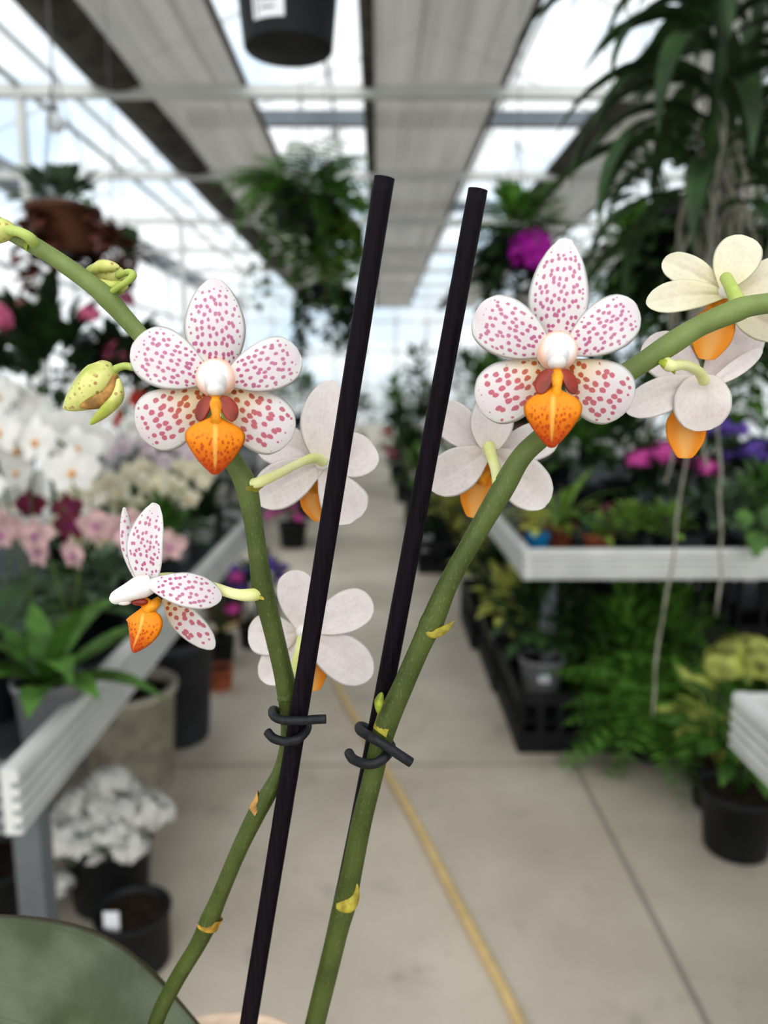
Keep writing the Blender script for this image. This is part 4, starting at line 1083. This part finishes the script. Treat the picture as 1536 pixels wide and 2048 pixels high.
# ------------------------------------------------------------------ right bench
def T(label, px, Y, potspec, fol, heads=None, name='potted_plant', cat='plant'): return potted(name, label, cat, B(px, Y, TRAY), potspec, fol, heads)
T('yellow green upright plant in terracotta pot at the left corner of the right bench', 1120, 2.95, (.06, .10, 'p_terra'), ('rosette', 0, 0, 18, .30, .04, 'g_lite'))
T('spiky light green plant in terracotta pot in the middle of the right bench corner', 1195, 2.78, (.055, .09, 'p_terra'), ('rosette', 0, 0, 14, .17, .03, 'g_lite'))
T('small plant in blue pot cover near the corner of the right bench', 1195, 2.98, (.055, .12, 'p_blue'), ('rosette', 0, 0, 10, .13, .04, 'f_burg'))
T('pale green plant in small blue pot at the left edge of the right bench', 1075, 2.80, (.045, .09, 'p_blue'), ('bush', .06, .10, 30, .05, .03, 'g_yel'))
T('pale leaved plant in terracotta pot beside the left rail of the right bench', 1062, 3.2, (.05, .09, 'p_terra'), ('rosette', 0, 0, 14, .16, .035, 'g_yel'))
T('low bright green clump at the front of the right bench', 1255, 2.8, (.06, .08, 'p_black'), ('bush', .11, .12, 90, .05, .03, 'g_lite'))
T('second low bright green clump at the front of the right bench, right of the first', 1335, 2.8, (.06, .08, 'p_black'), ('bush', .11, .12, 90, .05, .03, 'g_lite'))
T('grey green foliage plant at the front of the right bench near the right edge', 1440, 2.8, (.06, .08, 'p_black'), ('bush', .13, .20, 70, .07, .045, 'g_grey'))
T('dark green foliage plant at the right edge on the right bench', 1530, 2.85, (.06, .1, 'p_black'), ('bush', .15, .24, 70, .09, .05, 'g_mid'))
def hyd(label, px, Y, m, h, hr, n=5, sp=.075):
    hs = [('flower_head', (math.cos(i * 2.4) * sp * math.sqrt(i / n + .1), math.sin(i * 2.4) * sp * math.sqrt(i / n + .1) - .03, h + rnd.uniform(-.02, .02)), hr, 60, .02, m) for i in range(n)]
    T(label, px, Y, (.07, .12, 'p_black'), ('bush', .15, h * .85, 70, .10, .06, 'g_dark'), hs, 'hydrangea', 'flower')
hyd('bright pink mophead flowers on the right bench, left of the orange lip', 1300, 3.25, 'f_hot', .335, .055)
hyd('pale pink mophead flowers on the right bench, below the drooping flower', 1388, 3.25, 'f_hot', .30, .045, 4)
hyd('violet mophead flowers on the right bench, behind the pink ones', 1425, 3.85, 'f_pur', .42, .06, 6)
hyd('deep violet mophead flowers on the right bench at the right edge', 1525, 3.25, 'f_pur', .34, .058, 6)
hyd('lilac mophead flowers on the right bench, between the pink and deep violet ones', 1465, 3.45, 'f_pur', .31, .04, 4)
for i, (px, Y, h, r, g, lab) in enumerate([
    (1160, 3.5, .38, .2, 'g_mid', 'mid green shrub behind the terracotta pots on the right bench'),
    (1235, 3.7, .42, .22, 'g_dark', 'dark shrub left of the bright pink flowers on the right bench'),
    (1040, 4.6, .40, .2, 'g_dark', 'dark shrub on the right bench behind the right stem'),
    (1110, 4.6, .62, .26, 'g_mid', 'tall green shrub on the right bench under the right front flower'),
    (1290, 4.7, .75, .32, 'g_dark', 'tall dark shrub on the right bench behind the pink flowers'),
    (1420, 4.8, .80, .34, 'g_dark', 'tall dark shrub on the right bench behind the violet flowers'),
    (1540, 4.4, .85, .3, 'g_mid', 'tall green shrub on the right bench at the right edge'),
    (1180, 5.9, .85, .34, 'g_dark', 'rear dark shrub on the right bench, behind the right front flower'),
    (1000, 6.2, .62, .28, 'g_mid', 'rear green shrub on the right bench, left of the right front flower')]):
    T(lab, px, Y, (.10, .17, 'p_black'), ('bush', r, h, 110, .13, .06, g), tall_blooms(2, r * .8, h * .7, h, .04, ['f_white', 'f_rose', 'f_org'][i % 3], 'flower_head', 16, .025) if i in (2, 3, 6) else None, 'potted_shrub', 'shrub')
# heart shaped leaves hanging over the rail
t_ = potted('potted_plant', 'plant with heart shaped leaves hanging over the right bench rail', 'plant', B(1500, 2.70, TRAY), (.05, .09, 'p_black'), None)
mb = MB()
for dx, dz, L in ((-.05, .02, .10), (.05, .05, .09), (-.02, .10, .09), (.08, .12, .1), (-.10, .09, .08)):
    mb.tube([(0, 0, .07), (dx * .6, -.08, .15 + dz), (dx, -.15, .13 + dz)], .0022, 5); mb.leaf((dx, -.15, .13 + dz), (-.2, -.35, -1), L, L * .85, .1, 6, .12, .3, V((0, -1, .3)))
build(mb, 'foliage', M['g_mid'], t_)

# ------------------------------------------------------------------ floor display under the right bench
def crate(label, x, y, w, d, h, rz=0):
    t_ = thing('plant_crate', label, 'crate', (x, y, 0), rz, 'black plastic crates along the right of the aisle')
    def side(nm, a, b):
        mb = MB(); n = 5; ax = V(a); bx = V(b); dr = (bx - ax); L = dr.length; dr.normalize(); nr = V((-dr.y, dr.x, 0)) * .008
        def slab(s0, s1, z0, z1):
            p = ax + dr * s0; q = ax + dr * s1
            vs = [(p + nr), (q + nr), (q - nr), (p - nr)]; vs = [(v.x, v.y, z0) for v in vs] + [(v.x, v.y, z1) for v in vs]
            mb.add(vs, [(3, 2, 1, 0), (4, 5, 6, 7), (0, 1, 5, 4), (1, 2, 6, 5), (2, 3, 7, 6), (3, 0, 4, 7)])
        slab(0, L, 0, h * .35); slab(0, L, h * .8, h)
        for i in range(n + 1): slab(max(0, i * L / n - .012), min(L, i * L / n + .012), h * .35, h * .8)
        return build(mb, 'crate_side', M['crate'], t_, False)
    w2, d2 = w / 2, d / 2
    side('s', (-w2, -d2, 0), (w2, -d2, 0)); side('s', (w2, -d2, 0), (w2, d2, 0)); side('s', (w2, d2, 0), (-w2, d2, 0)); side('s', (-w2, d2, 0), (-w2, -d2, 0))
    mb = MB(); mb.box((-w2, -d2, .005), (w2, d2, .02)); mb.box((-w2 + .01, -d2 + .01, h * .46), (w2 - .01, d2 - .01, h * .5)); build(mb, 'crate_deck', M['crate'], t_, False)
    return t_
CH = .23
crate('black crate nearest the viewer under the right bench corner', .70, 2.90, .36, .52, CH)
crate('black crate second along the right side of the aisle', .70, 3.45, .38, .52, CH)
crate('black crate third along the right side of the aisle', .68, 4.0, .40, .52, CH)
crate('black crate far along the aisle carrying the small white pot', .50, 5.6, .42, .6, CH)
crate('black crate far along the aisle, behind the one with the small white pot', .52, 6.35, .46, .6, CH)
crate('farthest black crate along the right of the aisle', .52, 7.2, .50, .6, CH)
def onc(label, px, Y, potspec, fol, heads=None, z=CH * .5, name='potted_plant', cat='plant', x=None): return potted(name, label, cat, (xat(px, Y, z) if x is None else x, Y, z), potspec, fol, heads)
t_ = onc('dark leafy plant in labelled grey pot on the nearest black crate', 1082, 2.82, (.088, .15, 'p_grey'), ('bush', .17, .32, 110, .10, .06, 'g_dark'), None, .155)
t_.children[0]['label'] = 'grey pot with white label'
mb = MB(); mb.box((-.028, -.0875, .075), (.012, -.0855, .105)); lb = build(mb, 'pot_label', M['label'], t_, False)
mb = MB(); mb.box((-.020, -.0885, .08), (.004, -.0874, .084)); mb.box((-.020, -.0885, .09), (-.004, -.0874, .098)); build(mb, 'print', M['print'], lb, False)
onc('yellow green leaved plant on the second black crate', 1025, 3.3, (.075, .13, 'p_black'), ('bush', .15, .30, 90, .10, .05, 'g_yel'))
onc('light green plant behind the labelled grey pot under the right bench', 1110, 3.12, (.07, .12, 'p_black'), ('bush', .14, .28, 90, .09, .045, 'g_lite'))
onc('dark plant on the third black crate, beside the aisle', 985, 3.75, (.07, .12, 'p_black'), ('bush', .13, .30, 80, .09, .05, 'g_dark'))
onc('yellow leaved plant on the third black crate, behind the right stem', 960, 4.15, (.07, .12, 'p_black'), ('bush', .13, .36, 70, .09, .05, 'g_yel'))
onc('feathery fern in white pot on the floor under the right bench', 1205, 2.92, (.065, .12, 'p_white'), ('fern', 0, 0, 34, .34, .055, 'g_mid'), None, .20, 'fern', 'fern')
t2 = D.objects.get('fern'); t2.location.z = .0
mbp = MB(); 
FG = 'feathery green ferns under the right bench'
potted('fern', 'feathery fern in black pot on the floor, in the middle under the right bench', 'fern', (xat(1312, 2.62, .3), 2.62, 0), (.09, .16, 'p_black'), ('fern', 0, 0, 60, .44, .08, 'g_fern'), None, FG)
potted('fern', 'feathery fern nearest the right edge under the right bench', 'fern', (xat(1405, 2.72, .3), 2.72, 0), (.09, .16, 'p_black'), ('fern', 0, 0, 56, .42, .08, 'g_fern'), None, FG)
potted('potted_shrub', 'tall feathery green shrub rising close under the right bench rail', 'shrub', (xat(1262, 2.86, .4), 2.92, 0), (.09, .16, 'p_black'), ('bush', .24, .40, 230, .09, .035, 'g_fern'))
potted('potted_shrub', 'green shrub under the right bench, behind the fern at right', 'shrub', (xat(1350, 2.9, .4), 2.96, 0), (.09, .16, 'p_black'), ('bush', .24, .40, 230, .09, .035, 'g_fern'))
planter('empty black pot on the floor beside the near bench at right', (xat(1430, 2.42, .1), 2.45, 0), .085, .16, 'p_black', .8, 'flower_pot')
potted('hydrangea', 'pale yellow mophead plant on the floor behind the near bench', 'flower', (xat(1500, 2.05, .5), 2.05, 0), (.11, .19, 'p_black'), ('bush', .17, .38, 70, .10, .06, 'g_mid'),
       [('flower_head', (math.cos(i * 2.4) * .10 * math.sqrt(i / 6), math.sin(i * 2.4) * .10 * math.sqrt(i / 6), .60 - .06 * (i / 6)), .055, 60, .02, 'g_yel') for i in range(7)])
potted('potted_plant', 'yellow green variegated plant left of the pale yellow mophead plant', 'plant', (xat(1445, 2.3, .4), 2.28, 0), (.085, .15, 'p_black'), ('bush', .13, .34, 60, .09, .055, 'g_yel'))
crate('added tall black crate darkening the shade under the right bench, behind the ferns', 1.35, 3.75, .60, .50, .58)  # these three crates are added to make the shade under the bench black
crate('added tall black crate darkening the shade under the right bench, near the right edge', 2.0, 3.75, .60, .50, .58)
crate('added low wide black crate darkening the shade behind the labelled grey pot', 1.18, 3.35, .40, .30, .40)
# far crates
onc('plant in small white pot on a far black crate beside the aisle', 850, 5.5, (.06, .11, 'p_white'), ('bush', .12, .3, 60, .09, .045, 'g_dark'))
for i, (px, Y, h, g, fm, lab) in enumerate([
    (905, 5.45, .40, 'g_yel', None, 'yellow green plant on the far crate with the small white pot'),
    (870, 6.1, .45, 'g_dark', None, 'dark plant on the far black crate behind the small white pot'),
    (900, 6.5, .55, 'g_mid', 'f_org', 'green plant with orange flowers on a far black crate'),
    (835, 6.9, .5, 'g_mid', None, 'mid green plant on the farthest black crate near the aisle'),
    (870, 7.3, .6, 'g_dark', 'f_cream', 'tall dark plant on the farthest black crate'),]):
    onc(lab, px, Y, (.09, .15, 'p_black'), ('bush', .2, h, 80, .11, .055, g), tall_blooms(4, .15, h * .6, h, .04, fm, 'flower_head', 18, .025) if fm else None)
for i, (px, Y, h, r, g, fm, lab) in enumerate([
    (815, 8.6, .62, .26, 'g_dark', 'f_rose', 'bush with rose flowers at the right of the aisle, beyond the crates'),
    (800, 10.2, .8, .3, 'g_dark', 'f_red', 'bush with red flowers at the far right of the aisle'),
    (850, 9.5, 1.1, .34, 'g_dark', None, 'tall dark shrub beyond the crates on the right of the aisle'),
    (790, 13.0, 1.3, .4, 'g_mid', None, 'slender pale tree standing at the far end of the aisle'),
    (835, 14.0, 1.9, .5, 'g_dark', None, 'tall dark tree at the far end, right of the aisle'),
    (720, 15.5, .9, .5, 'g_dark', None, 'dark round shrub at the far end of the aisle between the two stakes')]):
    potted('potted_shrub', lab, 'shrub', (xat(px, Y, .6), Y, 0), (.14, .24, 'p_black'), ('bush', r, h, 130, .17, .08, g), tall_blooms(5, r * .8, h * .5, h * .9, .05, fm, 'flower_head', 18, .03) if fm else None)
for i, (px, Y, h, r, g, lab) in enumerate([
    (905, 8.3, .75, .3, 'g_mid', 'green shrub on the far right bench left of the right front flower'),
    (985, 9.2, .95, .34, 'g_dark', 'dark shrub on the far right bench behind the right front flower'),
    (1060, 10.4, 1.1, .4, 'g_mid', 'tall mid green shrub at the back of the far right bench'),
    (930, 11.5, 1.0, .4, 'g_dark', 'farthest dark shrub on the far right bench')]):
    potted('potted_shrub', lab, 'shrub', (max(1.1, min(2.2, xat(px, Y, 1.2))), Y, TRAY), (.12, .2, 'p_black'), ('bush', r, h, 120, .15, .06, g))

# ------------------------------------------------------------------ hanging things
def wire(parent, pts, o, r=.0015, nm='hanging_wire'):
    mb = MB(); mb.tube([V(p) - V(o) for p in pts], r, 6); return build(mb, nm, M['wirem'], parent)
def hangpot(name, label, c, r, h, m, fol=None, top=3.36, heads=None, extra=None):
    """pot hung on three wires; c is the centre of its base"""
    t_ = thing(name, label, 'hanging plant', c)
    p = add_pot(t_, r, h, m)
    hk = V((c[0], c[1], c[2] + h + .42))
    for i in range(3):
        a = i * 2.0944 + .5; wire(t_, [(c[0] + math.cos(a) * r, c[1] + math.sin(a) * r, c[2] + h * .97), hk], c, .0025 if r > .07 else .0015)
    wire(t_, [hk, (c[0], c[1], top)], c, .002)
    z = h * .86
    for f_ in fol or []: k, rr, hh, n, L, W, mm = f_[:7]; build(foliage(k, rr, hh, z + (f_[7] if len(f_) > 7 else 0), n, L, W), 'foliage', M[mm], t_)
    for hd in heads or []: build(mophead(*hd[1:5], *(hd[6:7])), hd[0], M[hd[5]], t_)
    return t_, p
c = at(577, 84, 1.34)
t_, p_ = hangpot('hanging_pot', 'black hanging pot with white label at the top edge', (c.x, c.y, c.z - .013), .088, .15, 'p_black', [('bush', .10, .14, 40, .08, .05, 'g_dark')], 3.47)
mb = MB(); mb.leaf((-.08, -.03, .17), (-1, -.2, .15), .11, .035, 1.3, 6); mb.leaf((-.06, -.05, .15), (-1, -.5, .3), .10, .035, 1.3, 6); build(mb, 'trailing_leaf', M['g_mid'], t_)
mb = MB(); n = 10; vs = []
for i in range(n + 1):
    a = R(lerp(-128, -88, i / n)); 
    for z in (.020, .056): rr = lerp(.071, .0845, z / .13) + .0008; vs.append((math.cos(a) * rr, math.sin(a) * rr, z))
mb.add(vs, [(2 * i, 2 * i + 2, 2 * i + 3, 2 * i + 1) for i in range(n)]); lb = build(mb, 'pot_label', M['label'], t_)
for nm, (a0, a1, z0, z1) in {'bar': (-123, -121, .024, .052), 'line': (-117, -96, .043, .046), 'line2': (-117, -100, .032, .035)}.items():
    mb = MB(); vs = []
    for i in range(7):
        a = R(lerp(a0, a1, i / 6))
        for z in (z0, z1): rr = lerp(.071, .0845, z / .13) + .0014; vs.append((math.cos(a) * rr, math.sin(a) * rr, z))
    mb.add(vs, [(2 * i, 2 * i + 2, 2 * i + 3, 2 * i + 1) for i in range(6)]); build(mb, 'print', M['print'], lb)
c = at(605, 440, 3.7); hangpot('hanging_fern', 'leafy hanging fern basket left of the left stake', (c.x, c.y, c.z - .05), .14, .15, 'p_black', [('fern', 0, 0, 70, .42, .08, 'g_fern'), ('ivy', .14, .55, 16, .07, .05, 'g_mid')], 3.47)
c = at(668, 480, 3.9); hangpot('hanging_plant', 'yellow green hanging plant touching the left stake', (c.x, c.y, c.z), .08, .11, 'p_brown', [('ivy', .10, .34, 14, .08, .06, 'g_lite'), ('bush', .14, .18, 50, .08, .05, 'g_mid')], 3.47)
c = at(655, 610, 5.0); hangpot('hanging_plant', 'dark trailing hanging plant low behind the left stake', (c.x, c.y, c.z), .11, .13, 'p_black', [('ivy', .14, .5, 22, .09, .06, 'g_dark'), ('bush', .2, .16, 50, .1, .05, 'g_dark')], 3.47)
c = at(1030, 520, 3.6); t_, _ = hangpot('hanging_plant', 'hanging plant with one magenta flower behind the right stake', (c.x, c.y, c.z - .04), .11, .13, 'p_black', [('fern', 0, 0, 36, .38, .06, 'g_mid'), ('ivy', .12, .38, 16, .10, .05, 'g_dark'), ('bush', .2, .22, 90, .1, .05, 'g_fern')], 3.47)
q = at(1062, 505, 3.38) - V(t_.location); build(mophead(q, .075, 46, .06, 1.), 'flower', M['f_mag'], t_)
c = at(128, 470, 2.7); t_, _ = hangpot('hanging_basket', 'brown hanging basket with reddish plant at left edge', (c.x, c.y, c.z - .06), .12, .15, 'p_brown', [('bush', .13, .10, 60, .08, .05, 'g_grey'), ('ivy', .13, .34, 14, .07, .05, 'g_brown')], 3.47)
c = at(238, 520, 2.9); t_, _ = hangpot('hanging_plant', 'small red brown hanging plant with one heart shaped leaf', (c.x, c.y, c.z - .10), .06, .08, 'p_brown', [('bush', .12, .12, 36, .07, .045, 'g_brown')], 3.47)
q = at(250, 450, 2.88) - V(t_.location); mb = MB(); mb.leaf(q, (.1, -.2, -1), .12, .10, .2, 6, .1, .32, V((0, -1, .1))); mb.tube([V((0, 0, .08)), q + V((.02, .02, -.02)), q], .0025, 5); build(mb, 'heart_leaf', M['g_dark'], t_)
# glass globe on a wire
c = at(110, 245, 3.0); t_ = thing('glass_globe', 'white glass globe hanging on a thin wire at upper left', 'globe lamp', c)
mb = MB(); mb.ball((0, 0, 0), .036, 20, 14); build(mb, 'globe', M['bulb'], t_)
mb = MB(); mb.lathe([(.016, .03), (.016, .055), (.008, .062), (.001, .062)], 14); build(mb, 'cap', M['wirem'], t_)
wire(t_, [(c.x, c.y, c.z + .06), (c.x, c.y, 3.47)], c, .002); wire(t_, [(c.x, c.y, c.z - .035), (c.x, c.y, c.z - .45)], c, .0015, 'pull_cord')
# strap leaved hanging orchid with long bare roots
c = at(1430, 240, 1.18); t_ = thing('hanging_vanda', 'big hanging orchid with dark strap leaves and long bare roots at upper right', 'hanging orchid', c)
mb = MB()
for i in range(26):   # two ranked strap leaves up the stem
    sg = (-1) ** i; z = -.06 + i * .016; 
    for yw in (rnd.uniform(-.6, .6),):
        mb.leaf((0, 0, z), (sg * math.cos(yw), math.sin(yw), .45 + .02 * i), rnd.uniform(.22, .34), .036, 1.7, 10, .5)
build(mb, 'foliage', M['g_dark'], t_)
mb = MB()
for i in range(34):
    a = i * 2.4; mb.leaf((math.cos(a) * .02, math.sin(a) * .02, -.16 + i * .012), (math.cos(a), math.sin(a), .2), rnd.uniform(.18, .30), .034, 1.9, 10, .5)
mb.tube([(0, 0, -.12), (.003, 0, .15), (0, 0, .36)], .012, 8)
build(mb, 'stem', M['g_dark'], t_)
mb = MB()
for i in range(20):
    a = rnd.uniform(0, 6.28); p = V((math.cos(a) * .02, math.sin(a) * .02, rnd.uniform(-.1, .08))); L = rnd.uniform(.18, .5); pts = [p.copy()]; d = V((math.cos(a) * .8, math.sin(a) * .8, -.5))
    for k in range(14):
        d = (d * .6 + V((rnd.uniform(-.35, .35), rnd.uniform(-.35, .35), -.6))).normalized(); p = p + d * L / 14; pts.append(p.copy())
    mb.tube(pts, rnd.uniform(.0016, .0026), 6)
for dx, L in ((.022, .84), (.06, .66)):
    p = V((dx * .3, -.01, -.08)); pts = [p.copy()]; d = V((dx * 6, 0, -1)).normalized()
    for k in range(20):
        d = (d * .5 + V((rnd.uniform(-.16, .16), rnd.uniform(-.16, .16), -.7))).normalized(); p = p + d * L / 20; pts.append(p.copy())
    mb.tube(pts, .0022, 6)
o = build(mb, 'root', M['root'], t_); o['kind'] = 'stuff'; o.name = 'aerial_roots'
wire(t_, [(c.x, c.y, c.z + .35), (c.x, c.y, 3.47)], c, .002)
c2 = at(1510, 120, 1.5); t_ = thing('hanging_vanda', 'second hanging strap leaved orchid, behind the first at the right edge', 'hanging orchid', c2)
mb = MB()
for i in range(26):
    a = i * 2.4; mb.leaf((math.cos(a) * .02, math.sin(a) * .02, -.12 + i * .014), (math.cos(a), math.sin(a), .5), rnd.uniform(.22, .34), .036, 1.7, 10, .5)
mb.tube([(0, 0, -.2), (0, 0, .4)], .013, 8); build(mb, 'foliage', M['g_dark'], t_)
mb = MB()
for i in range(14):
    a = rnd.uniform(0, 6.28); p = V((math.cos(a) * .03, math.sin(a) * .03, rnd.uniform(-.2, -.02))); L = rnd.uniform(.25, .6); pts = [p.copy()]; d = V((math.cos(a), math.sin(a), -.5))
    for k in range(14):
        d = (d * .6 + V((rnd.uniform(-.3, .3), rnd.uniform(-.3, .3), -.6))).normalized(); p = p + d * L / 14; pts.append(p.copy())
    mb.tube(pts, rnd.uniform(.002, .0035), 6)
o = build(mb, 'aerial_roots', M['root'], t_); o['kind'] = 'stuff'
wire(t_, [(c2.x, c2.y, c2.z + .38), (c2.x, c2.y, 3.47)], c2, .002)
for (px, py, Y, lab, n, g, hh) in ((1350, 520, 2.2, 'dark trailing hanging plant behind the bare roots, right of the right front flower', 24, 'g_dark', .45), (1490, 560, 2.0, 'trailing hanging plant behind the bare roots at the right edge', 24, 'g_mid', .5), (1260, 600, 3.2, 'trailing hanging plant just right of the right front flower', 20, 'g_mid', .5)):
    c = at(px, py, Y); hangpot('hanging_plant', lab, tuple(c), .09, .12, 'p_black', [('ivy', .12, hh, n, .09, .045, g), ('bush', .16, .22, 60, .1, .045, g)], 3.47)

# ------------------------------------------------------------------ hose on the floor
hp = [(395, 1290), (430, 1262), (520, 1240), (600, 1258), (650, 1320), (690, 1400), (760, 1520), (830, 1640), (895, 1765), (950, 1870), (1000, 1965), (1045, 2055), (1110, 2180)]
pts = [atz(a, b, .012) for a, b in hp]
q = [V(p) for p in catmull([tuple(p) for p in pts], 8)]
mb = MB(); mb.tube(q, .0125, 14); c = q[0].copy(); o = build(mb, 'garden_hose', M['hose'], None, off=c); o.location = c
tag(o, 'straw yellow garden hose lying along the concrete aisle', 'hose')
# ------------------------------------------------------------------ light
w = D.worlds.new('overcast sky'); SC.world = w; w.use_nodes = True; nt = w.node_tree; nt.nodes.clear()
class WT(NT):
    def __init__(s, t): s.t = t
wt = WT(nt)
tc = wt.coord('Generated'); sp = wt.n('ShaderNodeSeparateXYZ'); wt.set(sp.inputs[0], tc)
cl = wt.noise(wt.mapping(tc, (1, 1, 2.2)), 2.6, 4, .55)
sky = wt.mix(wt.step(cl, .38, .58), (.62, .80, .98), (1.0, 1.0, 1.0))
sky = wt.mix(wt.step(sp.outputs[2], -.12, .02), (.42, .42, .40), sky)
bg = wt.n('ShaderNodeBackground'); wt.set(bg.inputs[0], sky); bg.inputs[1].default_value = 1.15
wo = wt.n('ShaderNodeOutputWorld'); wt.set(wo.inputs[0], bg.outputs[0])
sun = D.lights.new('overcast sun', 'SUN'); sun.energy = 2.7; sun.angle = R(110); sun.color = (1, .96, .91)
so = D.objects.new('overcast sun', sun); COL.objects.link(so); so.rotation_euler = (R(36), R(-10), 0)
SC.view_settings.view_transform = 'Standard'; SC.view_settings.look = 'Medium High Contrast'; SC.view_settings.exposure = 0.0; SC.view_settings.gamma = 1.0
SC.cycles.max_bounces = 8; SC.cycles.diffuse_bounces = 4; SC.cycles.transparent_max_bounces = 16; SC.cycles.caustics_reflective = False; SC.cycles.caustics_refractive = False
